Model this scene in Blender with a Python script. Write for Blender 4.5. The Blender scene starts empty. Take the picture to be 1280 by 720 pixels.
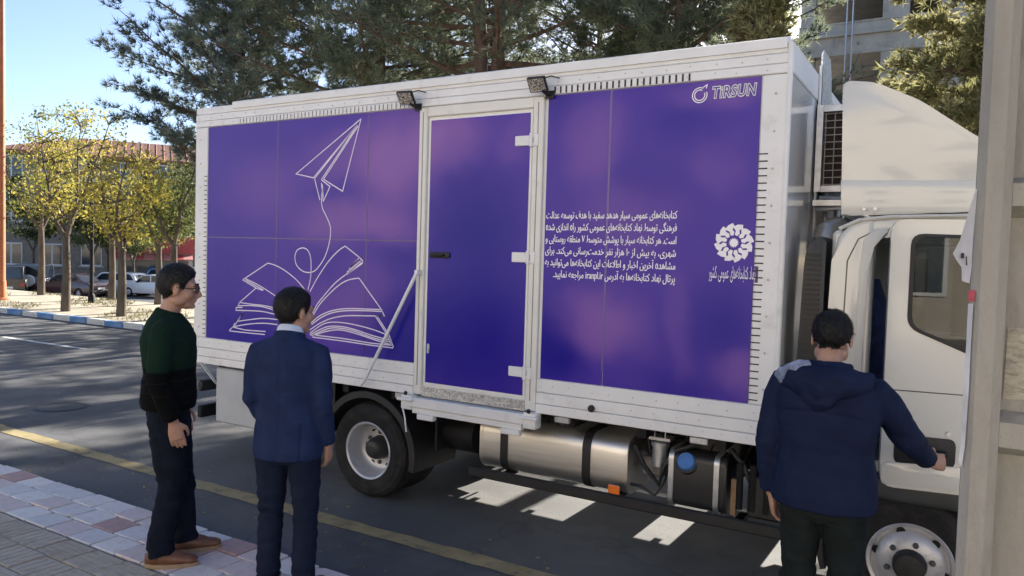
import bpy, bmesh, math, random, unicodedata
import numpy as np
from mathutils import Vector, Matrix, noise
R = math.radians
scene = bpy.context.scene
COL = scene.collection
# ---------------------------------------------------------------- camera
CAM_H = 1.92
cam = bpy.data.cameras.new("camera")
cam.lens = 26.667; cam.sensor_width = 36; cam.clip_start = 0.05; cam.clip_end = 3000
camo = bpy.data.objects.new("camera", cam); COL.objects.link(camo)
yaw, pitch, roll = R(30.728), R(2.390), R(1.7015)
fw = Vector((-math.sin(yaw)*math.cos(pitch), math.cos(yaw)*math.cos(pitch), -math.sin(pitch)))
rt = Vector((math.cos(yaw), math.sin(yaw), 0)); up = rt.cross(fw)
rt2 = math.cos(roll)*rt + math.sin(roll)*up; up2 = -math.sin(roll)*rt + math.cos(roll)*up
mw = Matrix((rt2, up2, -fw)).transposed().to_4x4(); mw.translation = (0, 0, CAM_H)
camo.matrix_world = mw
scene.camera = camo
# ---------------------------------------------------------------- sky, sun, exposure
SUN_EL, SUN_AZ = 26.5, 1.0           # azimuth measured from +Y towards +X
world = bpy.data.worlds.new("World"); scene.world = world; world.use_nodes = True
wn = world.node_tree
sky = wn.nodes.new("ShaderNodeTexSky"); sky.sky_type = 'NISHITA'; sky.sun_disc = False
sky.sun_elevation = R(SUN_EL); sky.sun_rotation = R(SUN_AZ)
sky.dust_density = 1.0; sky.air_density = 0.6; sky.ozone_density = 1.5
bg = wn.nodes["Background"]; bg.inputs[1].default_value = 0.09
wn.links.new(sky.outputs[0], bg.inputs[0])
sun = bpy.data.lights.new("sun", 'SUN'); sun.energy = 5.0; sun.angle = R(0.53); sun.color = (1, .93, .82)
suno = bpy.data.objects.new("sun", sun); COL.objects.link(suno)
sd = Vector((math.sin(R(SUN_AZ))*math.cos(R(SUN_EL)), math.cos(R(SUN_AZ))*math.cos(R(SUN_EL)), math.sin(R(SUN_EL))))
suno.rotation_euler = sd.to_track_quat('Z', 'Y').to_euler()
suno.location = sd*60
scene.view_settings.view_transform = 'Standard'; scene.view_settings.look = 'None'
scene.view_settings.exposure = 1.80; scene.view_settings.gamma = 1; scene.view_settings.use_curve_mapping = False
scene.cycles.max_bounces = 6; scene.cycles.transparent_max_bounces = 8

# ---------------------------------------------------------------- materials
MATS = {}
def M(name, col=(.5,.5,.5), rough=.6, metal=0, var=.12, scale=6, bump=0, bscale=80, coat=0, spec=.5, col2=None, stretch=None, dirt=None, detail=4):
    if name in MATS: return MATS[name]
    m = bpy.data.materials.new(name); m.use_nodes = True; nt = m.node_tree; b = nt.nodes["Principled BSDF"]
    b.inputs["Roughness"].default_value = rough; b.inputs["Metallic"].default_value = metal
    b.inputs["Coat Weight"].default_value = coat; b.inputs["Coat Roughness"].default_value = .06
    b.inputs["Specular IOR Level"].default_value = spec
    tc = nt.nodes.new("ShaderNodeTexCoord"); src = tc.outputs["Object"]
    if stretch:
        mp = nt.nodes.new("ShaderNodeMapping"); mp.inputs["Scale"].default_value = stretch
        nt.links.new(src, mp.inputs[0]); src = mp.outputs[0]
    n = nt.nodes.new("ShaderNodeTexNoise"); n.inputs["Scale"].default_value = scale; n.inputs["Detail"].default_value = detail
    nt.links.new(src, n.inputs["Vector"])
    cr = nt.nodes.new("ShaderNodeValToRGB")
    c1 = col if col2 is None else col2
    cr.color_ramp.elements[0].position = .32; cr.color_ramp.elements[1].position = .68
    cr.color_ramp.elements[0].color = (*[max(0, c*(1-var)) for c in col], 1)
    cr.color_ramp.elements[1].color = (*[min(1, c*(1+var)) for c in c1], 1)
    nt.links.new(n.outputs["Fac"], cr.inputs[0])
    out = cr.outputs[0]
    if dirt:
        dcol, dscale, lo, hi = dirt
        n3 = nt.nodes.new("ShaderNodeTexNoise"); n3.inputs["Scale"].default_value = dscale; n3.inputs["Detail"].default_value = 8
        n3.inputs["Roughness"].default_value = .65
        nt.links.new(src, n3.inputs["Vector"])
        mr = nt.nodes.new("ShaderNodeMapRange"); mr.inputs[1].default_value = lo; mr.inputs[2].default_value = hi
        nt.links.new(n3.outputs["Fac"], mr.inputs[0])
        mx = nt.nodes.new("ShaderNodeMix"); mx.data_type = 'RGBA'
        nt.links.new(mr.outputs[0], mx.inputs[0]); nt.links.new(out, mx.inputs[6]); mx.inputs[7].default_value = (*dcol, 1)
        out = mx.outputs[2]
    nt.links.new(out, b.inputs["Base Color"])
    if bump:
        n2 = nt.nodes.new("ShaderNodeTexNoise"); n2.inputs["Scale"].default_value = bscale; n2.inputs["Detail"].default_value = 3
        nt.links.new(src, n2.inputs["Vector"])
        bp = nt.nodes.new("ShaderNodeBump"); bp.inputs["Strength"].default_value = bump; bp.inputs["Distance"].default_value = .01
        nt.links.new(n2.outputs["Fac"], bp.inputs["Height"]); nt.links.new(bp.outputs[0], b.inputs["Normal"])
    MATS[name] = m
    return m
def leaf_mat(name, cols, trans=.35, scale=.9):
    m = bpy.data.materials.new(name); m.use_nodes = True; nt = m.node_tree; b = nt.nodes["Principled BSDF"]
    b.inputs["Roughness"].default_value = .6; b.inputs["Specular IOR Level"].default_value = .3
    g = nt.nodes.new("ShaderNodeNewGeometry"); tc = nt.nodes.new("ShaderNodeTexCoord")
    n = nt.nodes.new("ShaderNodeTexNoise"); n.inputs["Scale"].default_value = scale; n.inputs["Detail"].default_value = 3
    nt.links.new(tc.outputs["Object"], n.inputs["Vector"])
    a = nt.nodes.new("ShaderNodeMath"); a.operation = 'MULTIPLY_ADD'; a.inputs[1].default_value = .5
    nt.links.new(g.outputs["Random Per Island"], a.inputs[0]); 
    s = nt.nodes.new("ShaderNodeMath"); s.operation = 'MULTIPLY_ADD'; s.inputs[1].default_value = 1.3; s.inputs[2].default_value = -.4
    nt.links.new(n.outputs["Fac"], s.inputs[0]); nt.links.new(s.outputs[0], a.inputs[2])
    cr = nt.nodes.new("ShaderNodeValToRGB"); el = cr.color_ramp.elements
    while len(el) < len(cols): el.new(.5)
    for i, c in enumerate(cols): el[i].position = i/(len(cols)-1); el[i].color = (*c, 1)
    nt.links.new(a.outputs[0], cr.inputs[0]); nt.links.new(cr.outputs[0], b.inputs["Base Color"])
    tr = nt.nodes.new("ShaderNodeBsdfTranslucent"); nt.links.new(cr.outputs[0], tr.inputs[0])
    mx = nt.nodes.new("ShaderNodeMixShader"); mx.inputs[0].default_value = trans
    nt.links.new(b.outputs[0], mx.inputs[1]); nt.links.new(tr.outputs[0], mx.inputs[2])
    nt.links.new(mx.outputs[0], nt.nodes["Material Output"].inputs[0])
    MATS[name] = m; return m
def glass_mat(name, tint=(.42,.45,.45), alpha_mix=.62):
    m = bpy.data.materials.new(name); m.use_nodes = True; nt = m.node_tree; nt.nodes.remove(nt.nodes["Principled BSDF"])
    gl = nt.nodes.new("ShaderNodeBsdfGlossy"); gl.inputs["Roughness"].default_value = .01
    tr = nt.nodes.new("ShaderNodeBsdfTransparent"); tr.inputs[0].default_value = (*tint, 1)
    fr = nt.nodes.new("ShaderNodeFresnel"); fr.inputs[0].default_value = 1.52
    ad = nt.nodes.new("ShaderNodeMath"); ad.operation = 'ADD'; ad.use_clamp = True; ad.inputs[1].default_value = max(0, .62-alpha_mix)
    nt.links.new(fr.outputs[0], ad.inputs[0])
    mx = nt.nodes.new("ShaderNodeMixShader"); nt.links.new(ad.outputs[0], mx.inputs[0])
    nt.links.new(tr.outputs[0], mx.inputs[1]); nt.links.new(gl.outputs[0], mx.inputs[2])
    nt.links.new(mx.outputs[0], nt.nodes["Material Output"].inputs[0])
    MATS[name] = m; return m

# ---------------------------------------------------------------- mesh helpers
class MB:
    def __init__(s): s.bm = bmesh.new()
    def box(s, x0, x1, y0, y1, z0, z1, bev=0, seg=1):
        r = bmesh.ops.create_cube(s.bm, size=1)
        vs = r['verts']
        for v in vs: v.co = Vector(((x0+x1)/2+v.co.x*(x1-x0), (y0+y1)/2+v.co.y*(y1-y0), (z0+z1)/2+v.co.z*(z1-z0)))
        if bev: s._bev(vs, bev, seg)
        return s
    def _bev(s, vs, bev, seg):
        es = list({e for v in vs for e in v.link_edges})
        bmesh.ops.bevel(s.bm, geom=es, offset=bev, segments=seg, profile=.5, affect='EDGES', clamp_overlap=True)
    def obox(s, M4, sx, sy, sz, bev=0, seg=1):
        r = bmesh.ops.create_cube(s.bm, size=1); vs = r['verts']
        for v in vs: v.co = M4 @ Vector((v.co.x*sx, v.co.y*sy, v.co.z*sz))
        if bev: s._bev(vs, bev, seg)
        return s
    def prism(s, poly, y0, y1, axis='y', bev=0, seg=2):
        # poly: list of 2D points (x,z) extruded along y (or (y,z) along x, or (x,y) along z)
        def P(p, t):
            return Vector((p[0], t, p[1])) if axis == 'y' else Vector((t, p[0], p[1])) if axis == 'x' else Vector((p[0], p[1], t))
        a = [s.bm.verts.new(P(p, y0)) for p in poly]; b = [s.bm.verts.new(P(p, y1)) for p in poly]
        n = len(poly); s.bm.faces.new(a); s.bm.faces.new(b[::-1])
        for i in range(n): s.bm.faces.new((a[i], b[i], b[(i+1) % n], a[(i+1) % n]))
        if bev:
            caps = set()
            for i in range(n):
                for ring in (a, b):
                    e = s.bm.edges.get((ring[i], ring[(i+1) % n]))
                    if e: caps.add(e)
            bmesh.ops.bevel(s.bm, geom=list(caps), offset=bev, segments=seg, profile=.5, affect='EDGES', clamp_overlap=True)
        return s
    def tube(s, pts, rad, n=8, ref=None, cap=True, flat=None):
        pts = [Vector(p) for p in pts]
        if not isinstance(rad, (list, tuple)): rad = [rad]*len(pts)
        rings = []; prev = None
        for i, p in enumerate(pts):
            t = (pts[min(i+1, len(pts)-1)]-pts[max(i-1, 0)])
            if t.length < 1e-9: t = Vector((0, 0, 1))
            t.normalize()
            r0 = Vector(ref) if ref else (prev if prev is not None else (Vector((1, 0, 0)) if abs(t.x) < .8 else Vector((0, 1, 0))))
            a = r0-t*r0.dot(t)
            if a.length < 1e-6: a = Vector((0, 1, 0))-t*t.y
            a.normalize(); b = t.cross(a); prev = a
            ra, rb = (rad[i] if isinstance(rad[i], (list, tuple)) else (rad[i], rad[i]))
            rings.append([s.bm.verts.new(p+a*ra*math.cos(2*math.pi*k/n)+b*rb*math.sin(2*math.pi*k/n)) for k in range(n)])
        for i in range(len(rings)-1):
            A, B = rings[i], rings[i+1]
            for k in range(n): s.bm.faces.new((A[k], A[(k+1) % n], B[(k+1) % n], B[k]))
        if cap: s.bm.faces.new(rings[0][::-1]); s.bm.faces.new(rings[-1])
        return s
    def lathe(s, prof, M4, n=32, close=False):
        # prof: list of (r, h); axis = local z of M4
        rings = []
        for r, h in prof:
            if r < 1e-6: rings.append([s.bm.verts.new(M4 @ Vector((0, 0, h)))])
            else: rings.append([s.bm.verts.new(M4 @ Vector((r*math.cos(2*math.pi*k/n), r*math.sin(2*math.pi*k/n), h))) for k in range(n)])
        seq = list(zip(rings, rings[1:]))
        if close: seq.append((rings[-1], rings[0]))
        for A, B in seq:
            for k in range(n):
                k2 = (k+1) % n
                if len(A) == 1 and len(B) == 1: continue
                if len(A) == 1: s.bm.faces.new((A[0], B[k2], B[k]))
                elif len(B) == 1: s.bm.faces.new((A[k], A[k2], B[0]))
                else: s.bm.faces.new((A[k], A[k2], B[k2], B[k]))
        return s
    def ell(s, c, r, M4=None, u=16, v=10):
        q = bmesh.ops.create_uvsphere(s.bm, u_segments=u, v_segments=v, radius=1)
        for w in q['verts']:
            p = Vector(c)+Vector((w.co.x*r[0], w.co.y*r[1], w.co.z*r[2]))
            w.co = M4 @ p if M4 is not None else p
        return s
    def quad(s, a, b, c, d):
        s.bm.faces.new([s.bm.verts.new(Vector(p)) for p in (a, b, c, d)]); return s
    def mesh(s, name='m', smooth=True, ang=40):
        bmesh.ops.recalc_face_normals(s.bm, faces=s.bm.faces)
        me = bpy.data.meshes.new(name); s.bm.to_mesh(me); s.bm.free()
        if smooth:
            me.polygons.foreach_set('use_smooth', [True]*len(me.polygons))
            try: me.set_sharp_from_angle(angle=R(ang))
            except Exception: pass
        return me
    def build(s, name, mat, parent=None, smooth=True, ang=40):
        return link(name, s.mesh(name, smooth, ang), mat, parent)
LOCAL = set()      # things whose parts are modelled in the thing's own coordinates
def put(o, parent):
    o.parent = parent
    if parent is not None and parent.parent is None and parent.type == 'EMPTY' and parent.name not in LOCAL:
        o.matrix_parent_inverse = parent.matrix_basis.inverted()
    return o
def link(name, me, mat=None, parent=None):
    o = bpy.data.objects.new(name, me); COL.objects.link(o)
    if mat is not None and not me.materials: me.materials.append(mat)
    if parent is not None: put(o, parent)
    return o
def tag(o, label=None, cat=None, group=None, kind=None):
    if label: o['label'] = label
    if cat: o['category'] = cat
    if group: o['group'] = group
    if kind: o['kind'] = kind
    return o
def thing(name, label, cat, loc=(0,0,0), rz=0, group=None, local=False):
    o = bpy.data.objects.new(name, None); COL.objects.link(o); o.empty_display_size = .2
    o.matrix_basis = Matrix.Translation(loc) @ Matrix.Rotation(rz, 4, 'Z')
    if local: LOCAL.add(o.name)
    return tag(o, label, cat, group)
def np_mesh(name, V, F):
    me = bpy.data.meshes.new(name); nv, nf, k = len(V), len(F), F.shape[1]
    me.vertices.add(nv); me.vertices.foreach_set('co', V.astype(np.float32).ravel())
    me.loops.add(nf*k); me.loops.foreach_set('vertex_index', F.astype(np.int32).ravel())
    me.polygons.add(nf); me.polygons.foreach_set('loop_start', np.arange(0, nf*k, k, dtype=np.int32))
    try: me.polygons.foreach_set('loop_total', np.full(nf, k, dtype=np.int32))
    except Exception: pass
    me.update(calc_edges=True); me.validate(); return me
def TR(x, y, z, rx=0, ry=0, rz=0):
    return Matrix.Translation((x, y, z)) @ Matrix.Rotation(rz, 4, 'Z') @ Matrix.Rotation(ry, 4, 'Y') @ Matrix.Rotation(rx, 4, 'X')
def wire_outline(name, pts, w, y, mat, parent, smooth=False):
    """flat printed stroke lying in the plane Y=y; pts are (x,z) in metres"""
    P = [Vector((a, b)) for a, b in pts]
    if smooth and len(P) > 2:
        Q = []
        for i in range(len(P)-1):
            p0, p1, p2, p3 = P[max(i-1, 0)], P[i], P[i+1], P[min(i+2, len(P)-1)]
            for t in (0, .25, .5, .75):
                Q.append(.5*((2*p1)+(p2-p0)*t+(2*p0-5*p1+4*p2-p3)*t*t+(3*p1-p0-3*p2+p3)*t*t*t))
        P = Q+[P[-1]]
    V = []; F = []
    for i, p in enumerate(P):
        a = (p-P[i-1]).normalized() if i > 0 else None; b = (P[i+1]-p).normalized() if i < len(P)-1 else None
        if a is None: n = Vector((-b.y, b.x)); k = 1
        elif b is None: n = Vector((-a.y, a.x)); k = 1
        else:
            n = Vector((-a.y-b.y, a.x+b.x))
            if n.length < 1e-4: n = Vector((-a.y, a.x))
            n.normalize(); k = 1/max(.45, abs(n.dot(Vector((-a.y, a.x)))))
        for sg in (-1, 1):
            q = p+n*w/2*k*sg; V.append((q.x, y, q.y))
        if i: j = 2*i; F.append((j-2, j, j+1, j-1))
    me = bpy.data.meshes.new(name); me.from_pydata(V, [], F); 
    return link(name, me, mat, parent)

WHITE = M('white paint', (.78,.78,.76), .38, var=.03, scale=2.5, dirt=((.55,.53,.48), 3.5, .6, .95))
WHITE_R = M('white extrusion', (.76,.76,.75), .42, var=.04, scale=5, bump=.04, bscale=25, dirt=((.5,.48,.44), 6, .58, .9))
GEL = M('white gelcoat wall', (.74,.76,.78), .12, var=.02, scale=2, coat=.4)
CREAM = M('cab paint', (.63,.62,.565), .18, var=.02, scale=2, coat=.7, dirt=((.5,.46,.38), 2.2, .62, .95))
BLACKP = M('black plastic', (.011,.011,.012), .55, var=.3, scale=12, bump=.08, bscale=120)
CHASSIS = M('chassis black', (.008,.008,.009), .65, var=.4, scale=7, dirt=((.025,.022,.02), 5, .55, .8), spec=.25)
RUBBER = M('tyre rubber', (.017,.017,.018), .8, var=.35, scale=9, bump=.15, bscale=90, dirt=((.05,.046,.042), 7, .5, .8), spec=.25)
STEEL = M('silver wheel paint', (.5,.5,.52), .38, metal=.35, var=.08, scale=10, dirt=((.2,.18,.15), 9, .55, .85))
ALU = M('brushed aluminium tank', (.74,.71,.66), .42, metal=1, var=.08, scale=3, stretch=(1,14,14))
GALV = M('galvanised metal', (.52,.53,.55), .4, metal=.85, var=.15, scale=14)
CHECK = M('checker plate', (.5,.5,.5), .35, metal=.8, var=.4, scale=70, bump=.6, bscale=75)
GREYP = M('grey painted steel', (.42,.44,.46), .45, var=.05, scale=4, dirt=((.3,.29,.27), 5, .55, .85))
PRINT = M('white vinyl print', (.86,.84,.87), .35, var=.02)
PRINT_L = M('pale lilac vinyl print', (.74,.68,.82), .35, var=.03)
GLASS = glass_mat('cab glass')
CARGLASS = M('dark car glass', (.02,.025,.03), .05, var=.1, coat=.5)
# ================================================================ THE SETTING
ASPH = M('asphalt', (.082,.083,.086), .82, var=.28, scale=1.1, bump=.6, bscale=150, dirt=((.125,.12,.115), 1.3, .5, .7), detail=10)
def asphalt_grain(m):
    nt = m.node_tree; b = nt.nodes["Principled BSDF"]; tc = nt.nodes["Texture Coordinate"]
    v = nt.nodes.new("ShaderNodeTexNoise"); v.inputs["Scale"].default_value = 220; v.inputs["Detail"].default_value = 2
    nt.links.new(tc.outputs["Object"], v.inputs["Vector"])
    src = b.inputs["Base Color"].links[0].from_socket
    mr = nt.nodes.new("ShaderNodeMapRange"); mr.inputs[1].default_value = .3; mr.inputs[2].default_value = .7; mr.inputs[3].default_value = .55; mr.inputs[4].default_value = 1.55
    nt.links.new(v.outputs["Fac"], mr.inputs[0])
    mx = nt.nodes.new("ShaderNodeMix"); mx.data_type = 'RGBA'; mx.blend_type = 'MULTIPLY'; mx.inputs[0].default_value = 1
    nt.links.new(src, mx.inputs[6]); nt.links.new(mr.outputs[0], mx.inputs[7])
    # hairline cracks
    vo = nt.nodes.new("ShaderNodeTexVoronoi"); vo.feature = 'DISTANCE_TO_EDGE'; vo.inputs["Scale"].default_value = .55
    nz = nt.nodes.new("ShaderNodeTexNoise"); nz.inputs["Scale"].default_value = 2.5; nz.inputs["Detail"].default_value = 5
    ad = nt.nodes.new("ShaderNodeMix"); ad.data_type = 'RGBA'; ad.blend_type = 'LINEAR_LIGHT'; ad.inputs[0].default_value = .35
    nt.links.new(tc.outputs["Object"], nz.inputs["Vector"]); nt.links.new(tc.outputs["Object"], ad.inputs[6]); nt.links.new(nz.outputs["Color"], ad.inputs[7])
    nt.links.new(ad.outputs[2], vo.inputs["Vector"])
    m2 = nt.nodes.new("ShaderNodeMapRange"); m2.inputs[1].default_value = .0; m2.inputs[2].default_value = .012; m2.inputs[3].default_value = .75; m2.inputs[4].default_value = 1
    nt.links.new(vo.outputs["Distance"], m2.inputs[0])
    mx2 = nt.nodes.new("ShaderNodeMix"); mx2.data_type = 'RGBA'; mx2.blend_type = 'MULTIPLY'; mx2.inputs[0].default_value = 1
    nt.links.new(mx.outputs[2], mx2.inputs[6]); nt.links.new(m2.outputs[0], mx2.inputs[7])
    nt.links.new(mx2.outputs[2], b.inputs["Base Color"])
asphalt_grain(ASPH)
DUST = M('dusty soil', (.33,.29,.22), .95, var=.25, scale=1.5, bump=.4, bscale=30, dirt=((.2,.18,.12), 1.2, .5, .75), detail=8)
YPAINT = M('worn yellow paint', (.30,.24,.115), .8, var=.2, scale=5, dirt=((.12,.11,.09), 9, .52, .7), bump=.2, bscale=120)
WPAINT = M('worn white paint', (.6,.6,.58), .8, var=.15, scale=5, dirt=((.15,.15,.15), 9, .5, .68))
MORTAR = M('sandy mortar', (.19,.17,.145), .95, var=.25, scale=20, bump=.4, bscale=60)
def sheet(name, x0, x1, y0, y1, z, mat, kind='structure', parent=None):
    o = MB().quad((x0,y0,z), (x1,y0,z), (x1,y1,z), (x0,y1,z)).build(name, mat, parent, smooth=False)
    if kind: o['kind'] = kind
    return o
sheet('ground', -900, 900, -300, 1500, -1.3, DUST)
rd = MB().box(-300, 300, 3.16, 10.5, -1.35, 0).build('road', ASPH, smooth=False); rd['kind'] = 'structure'
sheet('service_road', -300, 300, 22, 36, -1.2, ASPH)
bk = MB().quad((-300,14.8,.112),(300,14.8,.112),(300,22.05,-1.19),(-300,22.05,-1.19)).build('bank', DUST, smooth=False); bk['kind'] = 'structure'
# yellow edge line, in worn lengths with ragged edges
def ragged_strip(name, x0, x1, yc, w, z, mat, seed, step=.12, amp=.012):
    rnd = random.Random(seed); b = MB(); n = max(2, int((x1-x0)/step)); A = []; B = []
    for i in range(n+1):
        x = x0+(x1-x0)*i/n; yy = yc+.025*math.sin(x*.5+1)
        A.append(b.bm.verts.new((x, yy-w/2+rnd.uniform(-amp, amp), z))); B.append(b.bm.verts.new((x, yy+w/2+rnd.uniform(-amp, amp), z)))
    for i in range(n): b.bm.faces.new((A[i], A[i+1], B[i+1], B[i]))
    o = b.build(name, mat, smooth=False); o['kind'] = 'structure'; return o
ragged_strip('yellow_line', -40, 12, 3.97, .15, .004, YPAINT, 1)
for i, x in enumerate(range(-64, 12, 8)): ragged_strip('lane_line', x-4.1+3.5, x-1.2+3.5, 7.85, .11, .004, WPAINT, i+5)
MANH = M('iron cover', (.05,.05,.05), .6, metal=.4, var=.3, scale=30, bump=.4, bscale=60)
mh = MB().lathe([(0,.006),(.22,.006),(.22,.010),(.27,.010),(.29,.002)], TR(-9.0,4.9,0), 28).build('manhole_cover', MANH)
tag(mh, 'round iron manhole cover in the shaded road left of the men', 'manhole')

# near pavement: slab with a stone edge, coloured tiles, ribbed beige pavers
pav = MB().box(-300, 300, -14, 3.17, -1.35, .085).build('pavement', MORTAR, smooth=False); pav['kind'] = 'structure'
TILE = [M('tile pale grey', (.68,.66,.64), .8, var=.12, scale=9, bump=.2, bscale=70, dirt=((.42,.39,.36), 8, .5, .75)),
        M('tile blue grey', (.61,.61,.60), .8, var=.12, scale=9, bump=.2, bscale=70, dirt=((.40,.37,.35), 8, .5, .75)),
        M('tile pink', (.62,.54,.52), .8, var=.15, scale=9, bump=.2, bscale=70, dirt=((.40,.32,.30), 8, .5, .75)),
        M('tile oxide red', (.44,.30,.28), .8, var=.2, scale=9, bump=.2, bscale=70, dirt=((.22,.17,.16), 8, .5, .75)),
        M('tile off white', (.72,.70,.67), .8, var=.1, scale=9, bump=.2, bscale=70, dirt=((.44,.41,.37), 8, .5, .75))]
tcache = {}
def tile_mesh(w, d, mi, var):
    k = (round(w,2), round(d,2), mi, var)
    if k not in tcache:
        rnd = random.Random(var*7+mi); b = MB(); w2, d2 = w/2-.004, d/2-.004
        pts = [(-w2,-d2),(w2,-d2),(w2,d2),(-w2,d2)]
        if var == 1: pts = [(-w2,-d2),(w2*.72,-d2),(w2*.9,-d2*.7),(w2,-d2*.5),(w2,d2),(-w2,d2)]
        if var == 2: pts = [(-w2,-d2),(w2,-d2),(w2,d2),(-w2*.6,d2),(-w2*.85,d2*.75),(-w2,d2*.6)]
        b.prism(pts, -.03, 0, axis='z', bev=.004, seg=1)
        me = b.mesh('tile', smooth=False); me.materials.append(TILE[mi]); tcache[k] = me
    return tcache[k]
rnd = random.Random(11)
for r, (yc, d) in enumerate(((3.075,.19), (2.885,.19), (2.695,.19))):
    x = -8.6+r*.07
    while x < 2.2:
        w = .245
        p = rnd.random()
        mi = 0 if p < .32 else 1 if p < .5 else 2 if p < .78 else 4 if p < .95 else 3
        if x > -4.2: mi = 3 if p < .2 else 2 if p < .55 else 0 if p < .85 else 1
        o = link('tile', tile_mesh(w, d, mi, rnd.choice((0,0,0,0,1,2))), None, pav)
        o.matrix_basis = TR(x+w/2+rnd.uniform(-.003,.003), yc+rnd.uniform(-.003,.003)+.01*math.sin(x), .100+rnd.uniform(-.004,.003), rnd.uniform(-.012,.012), rnd.uniform(-.012,.012), rnd.uniform(-.012,.012)+(0 if rnd.random() < .5 else math.pi))
        x += w+.004
PAVR = [M('paver beige', (.46,.41,.33), .85, var=.15, scale=7, bump=.3, bscale=60, dirt=((.2,.17,.14), 6, .5, .75)),
        M('paver brown', (.42,.365,.295), .85, var=.15, scale=7, bump=.3, bscale=60, dirt=((.16,.14,.11), 6, .5, .75))]
def paver_mesh(mi, ax):
    b = MB(); w, d = .29, .205
    b.box(-w/2, w/2, -d/2, d/2, -.04, -.003)
    n = 5
    for i in range(n):
        if ax: y = -d/2+d*(i+.5)/n; b.box(-w/2+.006, w/2-.006, y-.0165, y+.0165, -.003, 0)
        else: xx = -w/2+w*(i+.5)/n; b.box(xx-.025, xx+.025, -d/2+.006, d/2-.006, -.003, 0)
    me = b.mesh('paver', smooth=False); me.materials.append(PAVR[mi]); return me
pm = [paver_mesh(i, a) for i in (0,1) for a in (0,1)]
for r in range(8):
    yc = 2.485-r*.213
    for c in range(26):
        x = -6.6+c*.298+(.15 if r % 2 else 0)
        o = link('paver', pm[rnd.choice((0,0,1,1,2,3))], None, pav)
        o.matrix_basis = TR(x, yc, .100+rnd.uniform(-.003,.003), rnd.uniform(-.01,.01), rnd.uniform(-.01,.01), rnd.uniform(-.01,.01))
# far verge across the street with blue and white kerb stones
verge = MB().box(-300, 300, 10.45, 14.8, -1.35, .115).build('verge', DUST, smooth=False); verge['kind'] = 'structure'
far_pav = MB().box(-300, 300, 36, 80, -1.35, -1.1).build('far_pavement', M('pale concrete paving', (.42,.39,.34), .9, var=.12, scale=1.4, bump=.2, bscale=20), smooth=False); far_pav['kind'] = 'structure'
KB = M('blue kerb paint', (.10,.22,.42), .8, var=.15, scale=6, dirt=((.3,.3,.3), 6, .52, .75))
KW = M('white kerb paint', (.55,.55,.53), .8, var=.1, scale=6, dirt=((.3,.28,.24), 6, .52, .75))
km = []
for m in (KB, KW):
    me = MB().box(-.36, .36, -.075, .075, -.05, .13, bev=.02, seg=2).mesh('kerb_stone', smooth=False); me.materials.append(m); km.append(me)
for i in range(80):
    x = -42+i*.735
    o = link('kerb_stone', km[i % 2], None, verge); o.matrix_basis = TR(x, 10.51+.01*math.sin(i*3.1), rnd.uniform(-.01,.01), 0, 0, rnd.uniform(-.015,.015))

# ================================================================ THE TRUCK
TY = 4.45                       # plane of the side that faces the pavement
truck = thing('box_truck', 'white mobile library box truck with purple side print parked by the yellow line', 'truck', (-2.6, 5.55, 0))
BX0, BX1, BY1, BZ0, BZ1 = -6.018, -.874, 6.66, .87, 3.165
core = MB().box(BX0+.02, BX1-.02, TY+.022, BY1-.02, BZ0+.05, BZ1-.01).build('cargo_box', WHITE, truck, smooth=False)
def sub(name, mb, mat, parent=None, **k): return mb.build(name, mat, parent or core, **k)
# top rail of three stacked profiles and the cap over it
for i, (z0, z1) in enumerate(((2.992,3.045), (3.048,3.103), (3.106,3.165))):
    sub('top_rail', MB().box(BX0, BX1-.001*i, TY+.004*i+.001, TY+.03, z0, z1, bev=.004), WHITE_R, smooth=False)
sub('roof_cap', MB().prism([(TY-.006,3.13),(TY-.006,3.185),(TY+.05,3.205),(TY+.16,3.205),(TY+.16,3.13)], -5.52, BX1-.03, axis='x'), WHITE_R, smooth=False)
sub('roof', MB().box(BX0+.04, BX1-.04, TY+.06, BY1-.03, 3.15, 3.18), WHITE, smooth=False)
for i, (z0, z1) in enumerate(((.872,.935), (.938,1.012), (1.015,1.105))):
    for x0, x1 in ((BX0+.001*i, -3.475), (-2.435, BX1-.001*i)):
        sub('bottom_rail', MB().box(x0, x1, TY-.002+.003*i, TY+.03, z0, z1, bev=.004), WHITE_R, smooth=False)
for x0, x1 in ((BX0, -5.856), (-1.033, BX1)):
    sub('corner_post', MB().box(x0-.002, x1, TY+.006, TY+.034, 1.107, 2.990, bev=.006), WHITE_R, smooth=False)
sub('corner_edge', MB().tube([(BX1-.012, TY+.012, .9), (BX1-.012, TY+.012, 3.16)], .016, 8), WHITE_R)
# front wall skin with its rails
sub('front_wall', MB().box(BX1-.019, BX1-.004, TY+.05, BY1-.05, .95, 2.99), GEL, smooth=False)
sub('front_top_rail', MB().box(BX1-.02, BX1+.004, TY+.03, BY1, 2.995, 3.165, bev=.006), WHITE_R, smooth=False)
sub('front_bottom_rail', MB().box(BX1-.02, BX1+.004, TY+.03, BY1, .872, .945, bev=.006), WHITE_R, smooth=False)
sub('vinyl_tab', MB().box(-1.0405, -1.012, TY+.0045, TY+.026, 1.81, 1.905), M('dark vinyl tab', (.05,.03,.16), .4), smooth=False)
sub('rear_wall', MB().box(BX0+.004, BX0+.019, TY+.05, BY1-.05, .95, 2.99), WHITE, smooth=False)
sub('rear_frame', MB().box(BX0-.004, BX0+.02, TY+.04, TY+.14, .9, 3.1).box(BX0-.004, BX0+.02, BY1-.14, BY1-.04, .9, 3.1).box(BX0-.006, BX0+.02, TY+.14, BY1-.14, 3.0, 3.12), WHITE_R, smooth=False)
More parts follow.
